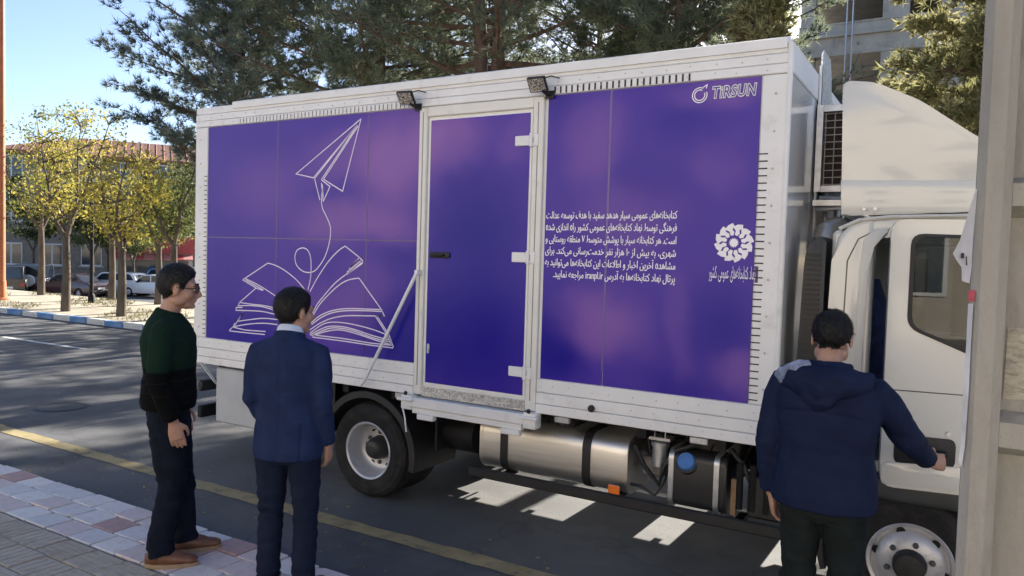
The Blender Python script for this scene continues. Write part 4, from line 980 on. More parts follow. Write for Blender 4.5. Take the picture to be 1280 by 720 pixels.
    for v in rs.sample(vl, min(2600, len(vl))):
        q = inv @ v.co; fl = head.to_3x3() @ Vector((q.x*1.5+rs.uniform(-.15,.15), -.35+rs.uniform(-.15,.15), -.55 if q.y < .03 else .1)); fl = fl-v.normal*fl.dot(v.normal)
        if fl.length < 1e-5: continue
        dr = (fl.normalized()+v.normal*rs.uniform(.15,.55)).normalized(); sd_ = dr.cross(v.normal).normalized()*.0011; L_ = rs.uniform(.010,.022)
        bm.faces.new([bm.verts.new(v.co-sd_-v.normal*.002), bm.verts.new(v.co+sd_-v.normal*.002), bm.verts.new(v.co+dr*L_)])
    hm = bpy.data.meshes.new('hair'); bm.to_mesh(hm); bm.free(); hm.polygons.foreach_set('use_smooth', [True]*len(hm.polygons))
    link('hair', hm, cfg.get('hair_mat', HAIR), root)
    # eyes and brows
    for sg in (-1, 1):
        e = MB().ell((sg*.03,.0855,.0), (.0105,.0085,.0075), head, 12, 8).build('eye', M('eye white', (.6,.58,.55), .2), root)
        MB().ell((sg*.03,.0925,.0), (.0048,.003,.0048), head, 10, 6).build('iris', M('dark iris', (.02,.012,.008), .1), e)
        MB().tube([head @ Vector(p) for p in ((sg*.012,.098,.024),(sg*.03,.097,.031),(sg*.05,.085,.026))], [.0035*s,.0045*s,.003*s], 6).build('eyebrow', HAIR, root)
    # trousers
    b = MB(); tm = cfg.get('trouser_slim', 1.0)
    b.tube([S(p) for p in ((0,-.012,1.03),(0,-.015,.95),(0,-.018,.87),(0,-.012,.79),(0,-.01,.75))], [(.145*s,.10*s),(.155*s,.110*s),(.160*s,.115*s),(.155*s,.108*s),(.12*s,.08*s)], 24, ref=(1,0,0))
    for leg in (cfg['leg_r'], cfg['leg_l']):
        hp, kn, an = (S(p) for p in leg['pts']); f = Vector(leg['toe']).normalized()
        b.tube([hp+Vector((0,0,.08)), hp, hp.lerp(kn,.5), kn, kn.lerp(an,.5), an+Vector((0,0,.04)), an-Vector((0,0,.02))+f*.01], [.094*s*tm,.098*s*tm,.084*s*tm,.068*s*tm,.066*s*tm,.064*s*tm,.068*s*tm], 18)
    me = remesh(b, .008, 4)
    kz = (cfg['leg_r']['pts'][1][2])*s
    displace(me, folds(.010, 5, 5, 15, cfg.get('seed',1), lambda p: .35+.9*math.exp(-((p.z-kz)/.12)**2)+1.3*math.exp(-((p.z-.10)/.09)**2)+.5*math.exp(-((p.z-.82)/.1)**2)))
    link('trousers', me, cfg['trousers'], root)
    # shoes
    for leg in (cfg['leg_r'], cfg['leg_l']):
        an = S(leg['pts'][2]); f = Vector((leg['toe'][0], leg['toe'][1], 0)).normalized(); g0 = Vector((an.x, an.y, 0)); sdv = f.cross(Vector((0,0,1)))
        b = MB()
        b.tube([g0-f*.075+Vector((0,0,.05)), g0-f*.03+Vector((0,0,.055)), g0+f*.05+Vector((0,0,.05)), g0+f*.12+Vector((0,0,.042)), g0+f*.18+Vector((0,0,.036)), g0+f*.205+Vector((0,0,.032))], [(.026,.03),(.037,.042),(.042,.04),(.046,.032),(.04,.024),(.02,.014)], 16, ref=tuple(sdv))
        b.tube([g0+Vector((0,0,.05))-f*.02, g0+Vector((0,0,.10))-f*.015], [.042,.046], 14)
        b.tube([g0+f*.02+Vector((0,0,.085)), g0+f*.08+Vector((0,0,.07)), g0+f*.12+Vector((0,0,.06))], [.03,.026,.02], 10)
        sh = link('shoe', remesh(b, .007, 2), cfg['shoes'], root)
        P = []
        for a in np.linspace(0, 2*math.pi, 29)[:-1]:
            u = math.cos(a); w_ = math.sin(a); lx = .065+.148*u; wd = (.046 if u > -.2 else .046-.012*(-u-.2))*(1-.25*max(0,u)**3)
            q = g0+f*lx+sdv*wd*w_; P.append((q.x, q.y))
        MB().prism(P, .0, .024, axis='z', bev=.004, seg=1).build('sole', cfg['soles'], sh, smooth=False)
        lb = MB()
        for k in range(4):
            c = g0+f*(.055+.022*k)+Vector((0,0,.098-.010*k)); lb.tube([c-sdv*.018, c+Vector((0,0,.006)), c+sdv*.018], .0028, 5)
        lb.build('laces', cfg.get('laces', CHASSIS), sh)
    # upper garment
    b = MB(); t = cfg['top']; hem = t['hem']; wd = t.get('w', 1.0)
    prof = [((0,-.014,hem),(.178,.128)),((0,-.014,hem+.05),(.186,.134)),((0,-.012,hem+.15),(.182,.130)),((0,-.008,1.08),(.172,.122)),((0,-.012,1.20),(.192,.130)),((0,-.02,1.30),(.20,.130)),((0,-.024,1.37),(.182,.108)),((0,-.024,1.405),(.135,.088)),((0,-.022,1.44),(.074,.068)),((0,-.018,1.455),(.066,.062))]
    prof = [q for q in prof if q[0][2] >= hem-1e-6]; prof.sort(key=lambda q: q[0][2])
    flare = t.get('flare', 0)
    b.tube([S(p) for p, r in prof], [(r[0]*s*wd*(1+flare*max(0,(1.15-p[2])/.4)), r[1]*s*wd*(1+flare*max(0,(1.15-p[2])/.4))) for p, r in prof], 32, ref=(1,0,0))
    for sg, arm in ((1, cfg['arm_r']), (-1, cfg['arm_l'])):
        sh, el, wr = (S(p) for p in arm['pts']); ck = el.lerp(wr, t.get('cuff', .94)); k = t.get('sleeve', 1.0)
        b.tube([S((sg*.10,-.022,1.375)), sh-Vector((0,0,.004)), sh.lerp(el,.25), sh.lerp(el,.6), el, el.lerp(wr,.45), ck], [.048*s*k,.056*s*k,.061*s*k,.057*s*k,.052*s*k,.050*s*k,.044*s*k], 18)
    me = remesh(b, .0075, 4)
    els = [S(cfg['arm_r']['pts'][1]), S(cfg['arm_l']['pts'][1])]
    displace(me, folds(t.get('fold', .008)*.25, 13, 13, 22, cfg.get('seed',1)+8))
    displace(me, folds(t.get('fold', .008), 6, 6, 11, cfg.get('seed',1)+3, lambda p: .45+1.2*max(math.exp(-((p-e).length/.13)**2) for e in els)+.6*math.exp(-((p.z-1.05*s)/.12)**2)))
    if t.get('seam'):
        displace(me, lambda p, n: -.005*math.exp(-(p.x/.006)**2) if n.y < -.3 and p.z < 1.40*s else 0)
    if t.get('vent'):
        displace(me, lambda p, n: -.006*math.exp(-((abs(p.x)-.115*s)/.007)**2) if n.y < -.2 and p.z < (hem+.2)*s else 0)
    if t.get('yoke'):
        displace(me, lambda p, n: -.006*math.exp(-((p.z-1.245*s-.02*math.cos(p.x*9))/.006)**2) if n.y < -.25 and abs(p.x) < .17 else 0)
    link(t['name'], me, t['mat'], root)
    cfg['_root'], cfg['_head'], cfg['_s'] = root, head, s
    return root
def garment_two_tone(name, zsplit, c_top, c_bot, cstripe, zs_):
    m = M(name, c_top, .95, var=.15, scale=60, bump=.4, bscale=260); nt = m.node_tree; b = nt.nodes["Principled BSDF"]; tc = nt.nodes["Texture Coordinate"]
    sx = nt.nodes.new("ShaderNodeSeparateXYZ"); nt.links.new(tc.outputs["Object"], sx.inputs[0]); src = b.inputs["Base Color"].links[0].from_socket
    def step(z0, z1): 
        mr = nt.nodes.new("ShaderNodeMapRange"); mr.inputs[1].default_value = z0; mr.inputs[2].default_value = z1; nt.links.new(sx.outputs[2], mr.inputs[0]); return mr.outputs[0]
    mx = nt.nodes.new("ShaderNodeMix"); mx.data_type = 'RGBA'; nt.links.new(step(zsplit-.004, zsplit+.004), mx.inputs[0]); mx.inputs[6].default_value = (*c_bot,1); nt.links.new(src, mx.inputs[7]); out = mx.outputs[2]
    for z in zs_:
        cm = nt.nodes.new("ShaderNodeMath"); cm.operation = 'COMPARE'; cm.inputs[1].default_value = z; cm.inputs[2].default_value = .0028; nt.links.new(sx.outputs[2], cm.inputs[0])
        m2 = nt.nodes.new("ShaderNodeMix"); m2.data_type = 'RGBA'; nt.links.new(cm.outputs[0], m2.inputs[0]); nt.links.new(out, m2.inputs[6]); m2.inputs[7].default_value = (*cstripe,1); out = m2.outputs[2]
    nt.links.new(out, b.inputs["Base Color"]); return m
JEAN = M('dark navy denim', (.007,.010,.019), .9, var=.3, scale=14, bump=.3, bscale=300)
SUITT = M('navy trousers', (.009,.014,.032), .85, var=.15, scale=10, bump=.2, bscale=300)
SUITJ = M('blue suit cloth', (.015,.026,.074), .8, var=.14, scale=12, bump=.3, bscale=320)
PARKA = M('navy windbreaker', (.009,.015,.044), .7, var=.2, scale=8, bump=.15, bscale=200)
OLIVE = M('dark grey green trousers', (.014,.018,.018), .9, var=.2, scale=10, bump=.25, bscale=250)
TAN = M('tan leather', (.14,.060,.032), .5, var=.2, scale=20, bump=.1, bscale=90)
TANS = M('tan rubber sole', (.27,.19,.12), .8, var=.1, scale=20)
BLKL = M('black leather', (.015,.014,.014), .35, var=.2, scale=20)
# man in the green and black jumper
c1 = dict(H=1.70, seed=2, turn=R(-2), nod=R(-6), head=(0,.035,1.585),
  arm_r=dict(pts=[(.19,-.03,1.355),(.225,-.055,1.08),(.215,.03,.85)], dir=(-.02,.22,-1), palm=(-1,.0,0), thumb=(0,1,.15), curl=.42),
  arm_l=dict(pts=[(-.19,-.03,1.355),(-.23,-.05,1.08),(-.215,.04,.85)], dir=(.02,.22,-1), palm=(1,0,0), thumb=(0,1,.15), curl=.42),
  leg_r=dict(pts=[(.085,-.01,.84),(.09,.015,.47),(.09,-.045,.09)], toe=(.12,1,0)), leg_l=dict(pts=[(-.085,-.01,.84),(-.10,.045,.47),(-.11,.07,.09)], toe=(-.10,1,0)),
  trousers=JEAN, shoes=TAN, soles=TANS, laces=M('dark brown lace', (.05,.02,.012), .8), trouser_slim=1.12, hair=.021,
  top=dict(name='jumper', hem=.90, mat=garment_two_tone('green and black knit', 1.135, (.007,.022,.014), (.003,.0035,.004), (.014,.011,.008), (1.075, 1.005)), w=1.14, sleeve=1.12, fold=.006))
person('man in a dark green and black jumper and glasses, standing in profile', (-3.885, 2.735, .1), R(-40), c1)
h_ = c1['_head']; s_ = c1['_s']
gl = MB()
for sg in (-1, 1):
    P = [head_ for head_ in [h_ @ Vector((sg*.033+.024*math.cos(a), .108-.012*abs(sg*.033+.024*math.cos(a))/.05, .0+.019*math.sin(a))) for a in np.linspace(0, 2*math.pi, 15)]]
    gl.tube(P, .0026, 6, cap=False); gl.tube([h_ @ Vector(p) for p in ((sg*.057,.096,.006),(sg*.083,.05,.004),(sg*.086,-.005,.002),(sg*.084,-.02,-.012))], .0028, 6)
gl.tube([h_ @ Vector(p) for p in ((-.01,.109,.004),(0,.112,.008),(.01,.109,.004))], .0025, 6)
go = gl.build('glasses', BLACKP, c1['_root'])
ln = MB()
for sg in (-1, 1): ln.ell((sg*.033,.104,0), (.021,.0012,.017), h_, 12, 6)
ln.build('lens', glass_mat('spectacle lens', (.8,.78,.75), .68), go)
# man in the blue suit
c2 = dict(H=1.63, seed=5, turn=R(-34), nod=R(-3), head=(.01,.025,1.562),
  arm_r=dict(pts=[(.175,-.02,1.350),(.205,-.05,1.09),(.200,.05,.845)], dir=(.0,.25,-1), palm=(-1,.1,0), thumb=(0,1,.1), curl=.55),
  arm_l=dict(pts=[(-.175,-.02,1.350),(-.203,-.03,1.09),(-.150,.12,.90)], dir=(.35,.5,-.8), palm=(1,0,-.2), thumb=(.2,1,.3), curl=.55),
  leg_r=dict(pts=[(.088,-.01,.84),(.10,.01,.47),(.105,-.03,.09)], toe=(.2,1,0)), leg_l=dict(pts=[(-.088,-.01,.84),(-.10,.015,.47),(-.11,.0,.09)], toe=(-.22,1,0)),
  trousers=SUITT, shoes=BLKL, soles=BLKL, hair=.017,
  hairline=[(-.2,-.078),(-.05,-.074),(-.02,-.035),(.012,.0),(.03,-.015),(.045,.035),(.07,.062),(.2,.068)],
  top=dict(name='suit_jacket', hem=.775, mat=SUITJ, w=.99, sleeve=1.0, fold=.004, flare=.06, seam=1, vent=1, cuff=.97))
person('man in a blue suit jacket seen from behind, facing the open book print', (-2.985, 2.79, .1), R(24), c2)
r2, s2 = c2['_root'], c2['_s']
def collar(root, s, name, mat, r, z, hgt, tilt, th=.006, yoff=-.022):
    b = MB(); m4 = Matrix.Translation(Vector((0, yoff, z))*s) @ Matrix.Rotation(tilt, 4, 'X')
    b.lathe([(r*s,0),((r-.006)*s,hgt*s*.9),((r-.010)*s,hgt*s),((r-.010-th)*s,hgt*s*.9),((r-th)*s,0)], m4, 28, close=True)
    return b.build(name, mat, root)
collar(r2, s2, 'shirt_collar', M('pale blue shirt', (.55,.60,.70), .8, var=.05, scale=30), .074, 1.425, .060, R(-20))
collar(r2, s2, 'jacket_collar', SUITJ, .088, 1.400, .052, R(-16), th=.014)
MB().ell((.243*s2-.0, .02*s2, .885*s2), (.004,.006,.006)).ell((.245*s2, .014*s2, .905*s2), (.004,.006,.006)).build('cuff_buttons', BLKL, r2)
# man in the hooded windbreaker opening the cab door
c3 = dict(H=1.715, seed=9, turn=R(6), nod=R(-20), head=(-.005,.05,1.575),
  arm_l=dict(pts=[(-.20,-.01,1.36),(-.250,-.03,1.08),(-.235,.02,.815)], dir=(.12,.2,-1), palm=(.9,.2,0), thumb=(.2,1,.1), curl=.65),
  arm_r=dict(pts=[(.20,.0,1.36),(.315,.14,1.145),(.375,.365,1.01)], dir=(.55,.75,-.12), palm=(-.55,.5,-.2), thumb=(-.1,.1,1), curl=.5, grip=.5),
  leg_r=dict(pts=[(.088,-.01,.84),(.105,.03,.47),(.11,-.02,.09)], toe=(.2,1,0)), leg_l=dict(pts=[(-.088,-.01,.84),(-.10,.01,.47),(-.105,-.03,.09)], toe=(-.2,1,0)),
  trousers=OLIVE, shoes=BLKL, soles=BLKL, hair=.010, trouser_slim=1.05,
  hair_mat=M('dark greying hair', (.007,.0065,.006), .5, var=.5, scale=60, bump=.4, bscale=180),
  top=dict(name='windbreaker', hem=.82, mat=PARKA, w=1.16, sleeve=1.16, fold=.004, flare=.10, cuff=.90, yoke=1))
person('man in a navy hooded windbreaker with his hand on the cab door handle', (-.505, 3.70, 0), R(-4), c3)
r3, s3 = c3['_root'], c3['_s']
b = MB()
b.tube([Vector(p)*s3 for p in ((-.19,-.06,1.40),(-.13,-.125,1.405),(0,-.165,1.375),(.13,-.125,1.405),(.19,-.06,1.40))], [(.02,.045),(.042,.062),(.055,.085),(.042,.062),(.02,.045)], 14, ref=(0,1,0))
b.tube([Vector(p)*s3 for p in ((-.13,-.10,1.43),(0,-.155,1.43),(.13,-.10,1.43))], [.035,.04,.035], 10)
b.tube([Vector(p)*s3 for p in ((0,-.165,1.38),(0,-.175,1.31),(0,-.155,1.27))], [(.10,.035),(.07,.03),(.02,.012)], 14, ref=(1,0,0))
b.tube([Vector((.085*math.sin(a), -.03-.085*math.cos(a), 1.455+.012*math.cos(a)))*s3 for a in np.linspace(-2.6,2.6,19)], .022*s3, 10)
me = remesh(b, .007, 4); displace(me, folds(.007, 9, 9, 12, 4)); link('hood', me, PARKA, r3)
b = MB(); b.tube([Vector(p)*s3 for p in ((-.205,-.085,1.385),(-.165,-.135,1.41),(-.105,-.15,1.448),(-.05,-.135,1.472))], [(.010,.03),(.014,.040),(.014,.036),(.01,.022)], 12, ref=(0,1,0))
me = remesh(b, .006, 3); displace(me, folds(.006, 16, 16, 20, 7)); link('hood_lining', me, M('pale denim lining', (.20,.24,.36), .95, var=.35, scale=35, bump=.4, bscale=120), r3)
for n_ in ('black hair','dark greying hair','dark navy denim','navy trousers','blue suit cloth','navy windbreaker','dark grey green trousers','green and black knit'):
    MATS[n_].node_tree.nodes["Principled BSDF"].inputs["Specular IOR Level"].default_value = .12 if 'hair' not in n_ else .3
# ================================================================ BUILDINGS
BRICK = M('grey brown brick', (.24,.20,.165), .9, var=.15, scale=3, bump=.3, bscale=25, dirt=((.17,.145,.12), 2, .5, .8))
ROOFR = M('red roof sheet', (.20,.085,.055), .7, var=.15, scale=2, stretch=(6,6,1))
WFR = M('white window frame', (.68,.68,.66), .5, var=.04)
DKG = M('dark window glass', (.05,.06,.07), .08, var=.2, coat=.3)
def house(name, label, loc, rz, L, Dp, eave, rise, wall, nw, storeys, cat='building', wz=None):
    o = thing(name, label, cat, loc, rz, local=True)
    MB().box(-L/2, L/2, 0, Dp, 0, eave).build('wall', wall, o, smooth=False)
    e = .5
    rf = MB(); bm = rf.bm
    V = [bm.verts.new(p) for p in ((-L/2-e,-e,eave),(L/2+e,-e,eave),(L/2+e,Dp+e,eave),(-L/2-e,Dp+e,eave),(-L/2+Dp/2,Dp/2,eave+rise),(L/2-Dp/2,Dp/2,eave+rise))]
    for f in ((0,1,5,4),(1,2,5),(2,3,4,5),(3,0,4),(3,2,1,0)): bm.faces.new([V[i] for i in f])
    roof = rf.build('roof', ROOFR, o, smooth=False)
    MB().box(-L/2-e-.02, L/2+e+.02, -e-.04, -e+.02, eave-.22, eave+.04).build('fascia', M('brown fascia', (.25,.10,.06), .7), roof, smooth=False)
    for k in range(int(L/.6)):
        x = -L/2+.3+k*.6; y1 = min(Dp/2, max(.5, min(x+L/2, L/2-x)))
        sl = rise/(Dp/2+e)
        MB().tube([(x,-e,eave+.02),(x,y1-.2,eave+.02+(y1-.2+e)*sl)], .035, 4).build('roof_seam', ROOFR, roof, smooth=False)
    for st in range(storeys):
        zb = (wz or (1.0, 4.9))[st]
        for k in range(nw):
            x = -L/2+L*(k+.5)/nw
            w = MB().box(x-.75, x+.75, -.06, .02, zb, zb+1.75).build('window', WFR, o, smooth=False)
            for sx in (-.37, .37): MB().box(x+sx-.31, x+sx+.31, -.075, -.05, zb+.1, zb+1.65).build('pane', DKG, w, smooth=False)
            MB().box(x-.9, x+.9, -.16, .01, zb-.12, zb-.003).build('sill', M('pale stone', (.45,.43,.39), .8), w, smooth=False)
    return o
house('brick_building', 'three storey brick building with a red hipped roof behind the yellow trees', (-58.5, 40.5, -1.1), R(56), 25, 12, 10.2, 2.1, BRICK, 9, 3, wz=(1.2,4.6,8.1))
# red fronted shop
sh = thing('market_stall', 'small shop with a red fascia and striped canopy behind the yellow trees', 'shop', (-50.9, 34.3, -1.1), R(56), local=True)
MB().box(-2.6, 2.6, 0, 3, 0, 3.9).build('wall', M('plaster pale', (.45,.42,.38), .9), sh, smooth=False)
MB().box(-2.7, 2.7, -.14, 0-.003, 2.45, 3.75).build('fascia', M('red sign board', (.42,.07,.07), .6, var=.1), sh, smooth=False)
for i in range(8): MB().prism([(-.003,2.42),(-1.0,2.08),(-1.0,2.0),(-.003,2.34)], -2.6+i*.65, -2.6+i*.65+.64, axis='x').build('canopy_panel', (MATS['red sign board'] if i % 2 == 0 else M('pink canvas', (.48,.20,.18), .8)), sh, smooth=False)
MB().box(-2.3, 2.3, -.05, -.004, .5, 1.95).build('shop_window', DKG, sh, smooth=False)
# unfinished concrete frame building behind the cab
RAW = M('raw grey concrete', (.38,.355,.31), .9, var=.12, scale=1.5, bump=.3, bscale=14, dirt=((.19,.185,.18), 1.8, .5, .8), detail=8)
DARKIN = M('dark interior shade', (.10,.10,.10), .95, var=.2, scale=2)  # dark tone stands for the shade inside the open floors
cb = thing('concrete_building', 'unfinished grey concrete frame building with open floors behind the cab', 'building', (6.6, 32.0, -1.25))
X0, X1, Y0, Y1 = -6.1, 20.5, 32.0, 46.0
cols = [(-6.05,-5.5), (-3.1,-2.2), (-1.15,-.38), (2.8,3.6), (6.6,7.4), (10.4,11.2), (14.2,15.0), (19.2,20.0)]
BASE = -1.25
for zf, nx in ((BASE,3.5), (3.5,7.46), (7.46,11.36), (11.36,13.1), (13.1,None)):
    if zf > 0: 
        MB().box(X0, X1, Y0+.06, Y1, zf-(1.25 if nx else .5), zf-.06).build('beam', RAW, cb, smooth=False)
        MB().box(X0-.02, X1, Y0-.10, Y0+.058, zf-.55, zf-.44).build('ledge', RAW, cb, smooth=False)
        MB().box(X0, X1, Y0+.02, Y1-.01, zf-.058, zf).build('floor_slab', RAW, cb, smooth=False)
    if nx:
        for a, b_ in cols:
            for y in (Y0+.10, Y0+5, Y0+10.5): MB().box(a, b_, y, y+.5, zf+.002, nx-(1.255 if nx < 13 else .505)).build('column', RAW, cb, smooth=False)
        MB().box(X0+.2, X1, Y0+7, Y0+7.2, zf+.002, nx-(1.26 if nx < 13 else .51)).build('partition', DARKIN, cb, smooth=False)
for k, (x, y) in enumerate(((-4.30, 31.7), (-4.10, 31.72))):
    c = MB().tube([(x, y, -1.25), (x+.02*k, y, 7.0), (x, y+.02, 13.6)], .028, 6).build('scaffold_tube', GALV)
    tag(c, ('left' if k == 0 else 'right')+' one of two thin steel scaffold tubes in front of the concrete building', 'scaffold tube', 'scaffold tubes on the concrete building')
# ochre building across the pavement behind the photographer: seen only mirrored in the cab glass, it throws warm light back
ob = thing('ochre_building', 'ochre rendered building mirrored in the cab window', 'building', (0,-13,.08))
OCH = M('ochre render', (.50,.44,.36), .9, var=.1, scale=1.2, bump=.2, bscale=15)
MB().box(-30, 30, -22, -13, .085, 7.5).build('wall', OCH, ob, smooth=False)
MB().box(-30.2, 30.2, -13.3, -12.8, 7.5, 7.9).build('parapet', M('pale stone', (.45,.43,.39), .8), ob, smooth=False)
for st in (1.2, 4.6):
    for k in range(14):
        x = -27+k*4.1; w = MB().box(x-.8, x+.8, -13.002, -12.93, st, st+1.7).build('window', WFR, ob, smooth=False)
        MB().box(x-.68, x+.68, -12.94, -12.915, st+.1, st+1.6).build('pane', DKG, w, smooth=False)

# ================================================================ PARKED CARS
TYRE = RUBBER
def car(label, loc, rz, col, L=4.3, Wd=1.66, Hh=1.45, style='saloon', spare=None, group='cars parked across the street'):
    o = thing('parked_car', label, 'car', loc, rz, local=True, group=group); w2 = Wd/2
    paint = M('car paint '+col[0], col[1], .3, var=.04, scale=3, coat=.6)
    h0 = .22
    if style == 'saloon': belt, hood = .86, .80; body = [(-L/2,.35),(-L/2,.72),(-L/2+.15,.88),(-L/2+.75,.90),(L/2-1.15,.86),(L/2-.25,.74),(L/2,.62),(L/2,.30),(L/2-.1,h0),(-L/2+.1,h0)]; cab_ = [(-L/2+.62,.87),(-L/2+1.15,Hh-.03),(-.1,Hh),(.45,Hh-.06),(L/2-1.05,.84)]
    elif style == 'hatch': body = [(-L/2,.35),(-L/2+.02,.88),(-L/2+.2,.92),(L/2-1.0,.88),(L/2-.2,.74),(L/2,.6),(L/2,.30),(L/2-.1,h0),(-L/2+.1,h0)]; cab_ = [(-L/2+.05,.90),(-L/2+.32,Hh-.06),(-L/2+.5,Hh),(.3,Hh),(.5,Hh-.05),(L/2-.95,.86)]
    else: body = [(-L/2,.45),(-L/2,1.02),(L/2-1.25,1.04),(L/2-.1,.98),(L/2,.85),(L/2,.42),(L/2-.1,.34),(-L/2+.1,.34)]; cab_ = [(-L/2+.02,1.0),(-L/2+.10,Hh-.04),(-L/2+.2,Hh),(.55,Hh),(L/2-1.3,1.02)]
    bd = MB().prism(body, -w2, w2, bev=.07, seg=3).build('body', paint, o)
    cw = w2-.12
    cb_ = MB().prism(cab_, -cw, cw, bev=.09, seg=3).build('cabin', paint, o)
    cx = sum(p[0] for p in cab_)/len(cab_); cz = sum(p[1] for p in cab_)/len(cab_)
    gl = [(cx+(p[0]-cx)*.86, cz+(p[1]-cz)*.72) for p in cab_]
    xm = cx
    for y in (-cw, cw):
        for lo, hi in ((-9, xm-.04), (xm+.04, 9)):
            P = []
            for i in range(len(gl)):
                a, c = gl[i], gl[(i+1) % len(gl)]
                ina, inc = lo <= a[0] <= hi, lo <= c[0] <= hi
                if ina: P.append(a)
                if ina != inc:
                    e = hi if (max(a[0], c[0]) > hi and min(a[0], c[0]) <= hi) else lo; t = (e-a[0])/(c[0]-a[0]); P.append((e, a[1]+(c[1]-a[1])*t))
            if len(P) > 2: MB().prism(P, y-.006, y+.006).build('side_window', CARGLASS, cb_, smooth=False)
    def pane(a, b2, name):
        A, B = Vector((a[0],0,a[1])), Vector((b2[0],0,b2[1])); d_ = B-A; n = Vector((-d_.z,0,d_.x)).normalized()
        if n.dot(Vector((cx,0,cz))-A) > 0: n = -n
        p, q = A+d_*.14+n*.008, A+d_*.86+n*.008; k = cw-.12
        MB().quad((p.x,-k,p.z),(p.x,k,p.z),(q.x,k-.06,q.z),(q.x,-k+.06,q.z)).build(name, CARGLASS, cb_, smooth=False)
    pane(cab_[0], cab_[1], 'rear_window'); pane(cab_[-1], cab_[-2], 'windscreen')
    r = .30 if style != 'suv' else .36
    for sx in (-L/2+.78, L/2-.82):
        for sg in (-1, 1):
            m4 = Matrix.Translation((sx, sg*(w2-.07), r)) @ Matrix.Rotation(R(90)*(-sg), 4, 'X')
            w = MB().lathe([(.17,-.09),(r-.03,-.09),(r,-.06),(r,.05),(r-.03,.085),(.19,.09),(.17,.07)], m4, 24, close=True).build('wheel', TYRE, o)
            MB().lathe([(.19,.085),(.16,.06),(.05,.075),(0,.078)], m4, 20).build('rim', STEEL, w)
            MB().lathe([(r+.06,.05),(0,.05)], m4, 24).build('wheel_well', CHASSIS, bd)
    for sg in (-1, 1):
        MB().box(-L/2-.012, -L/2+.05, sg*(w2-.2)-.12, sg*(w2-.2)+.12, .62, .80, bev=.01).build('tail_light', M('red tail lens', (.35,.02,.02), .2), o)
        MB().box(L/2-.16, L/2+.005, sg*(w2-.25)-.15, sg*(w2-.25)+.15, .56, .70, bev=.02).build('headlight', M('headlight lens', (.7,.72,.75), .1, coat=.6), o)
        MB().box(L/2-1.55, L/2-1.42, sg*(w2+.02)-.08, sg*(w2+.02)+.08, .9, 1.0, bev=.02).build('mirror', BLACKP, o)
    MB().box(-L/2-.05, -L/2+.06, -w2+.04, w2-.04, .32, .48, bev=.03).build('rear_bumper', BLACKP, o); MB().box(L/2-.06, L/2+.05, -w2+.04, w2-.04, .3, .44, bev=.03).build('front_bumper', BLACKP, o)
    MB().box(-L/2-.062, -L/2-.049, -.26, .26, .50, .61).build('number_plate', M('plate white', (.7,.7,.68), .5), o, smooth=False)
    if spare:
        m4 = Matrix.Translation((-L/2-.02, 0, .85)) @ Matrix.Rotation(R(-90), 4, 'Y')
        MB().lathe([(.36,0),(.36,.15),(.33,.19),(0,.20)], m4, 24).build('spare_wheel_cover', M('white cover', (.62,.62,.60), .5), o)
    return o
Wc = ('white', (.66,.66,.65)); SILV = ('silver', (.40,.42,.44)); DKB = ('dark blue', (.05,.065,.10)); DKR = ('dark maroon', (.07,.035,.035)); BLK = ('black', (.02,.02,.022)); BLU = ('bright blue', (.05,.16,.40))
car('white hatchback parked behind the middle yellow tree', (-44.9, 27.6, -1.2), R(205), Wc, L=3.9, style='hatch', Hh=1.42)
car('white saloon parked nearest the rear of the truck', (-42.3, 28.6, -1.2), R(200), Wc, L=4.1, Hh=1.38)
car('dark blue off roader with a white spare wheel cover on its tailgate', (-48.6, 25.0, -1.2), R(140), DKB, L=4.1, Wd=1.75, Hh=1.82, style='suv', spare=1)
car('dark maroon saloon parked between the off roader and the white hatchback', (-44.9, 25.0, -1.2), R(195), DKR, L=4.2, Hh=1.36)
car('black off roader half hidden behind the orange lamp post', (-47.4, 22.9, -1.2), R(150), BLK, L=4.2, Wd=1.75, Hh=1.75, style='suv')
car('bright blue hatchback with only its roof showing behind the white saloon', (-46.6, 32.0, -1.2), R(200), BLU, L=3.8, Hh=1.6, style='hatch')

# ================================================================ TREES
BARK = M('pine bark', (.12,.075,.05), .95, var=.35, scale=9, bump=.8, bscale=22, stretch=(1,1,.3))
BARK2 = M('grey brown bark', (.10,.08,.062), .95, var=.3, scale=9, bump=.7, bscale=26, stretch=(1,1,.3))
NEED = leaf_mat('pine needles', [(.09,.112,.08), (.155,.185,.125), (.24,.27,.175), (.35,.36,.23)], .62)
NEEDB = leaf_mat('blue green needles', [(.08,.108,.098), (.14,.178,.152), (.21,.245,.20), (.31,.325,.245)], .58)
NEEDY = leaf_mat('sunlit toned cypress sprays', [(.10,.11,.045), (.20,.20,.09), (.33,.31,.15), (.46,.42,.22)], .5)  # sunlight on these trees is put into the paler yellow colours
LEAFY = leaf_mat('yellow autumn leaves', [(.14,.15,.04), (.30,.27,.06), (.50,.41,.08), (.58,.46,.08)], .45, 1.1)
LEAFG = leaf_mat('green autumn leaves', [(.06,.085,.025), (.13,.155,.04), (.24,.24,.05), (.42,.35,.06)], .5, 1.1)
LEAFD = leaf_mat('dark green leaves', [(.035,.055,.02), (.07,.095,.035), (.12,.14,.05), (.22,.21,.06)], .4, 1.1)
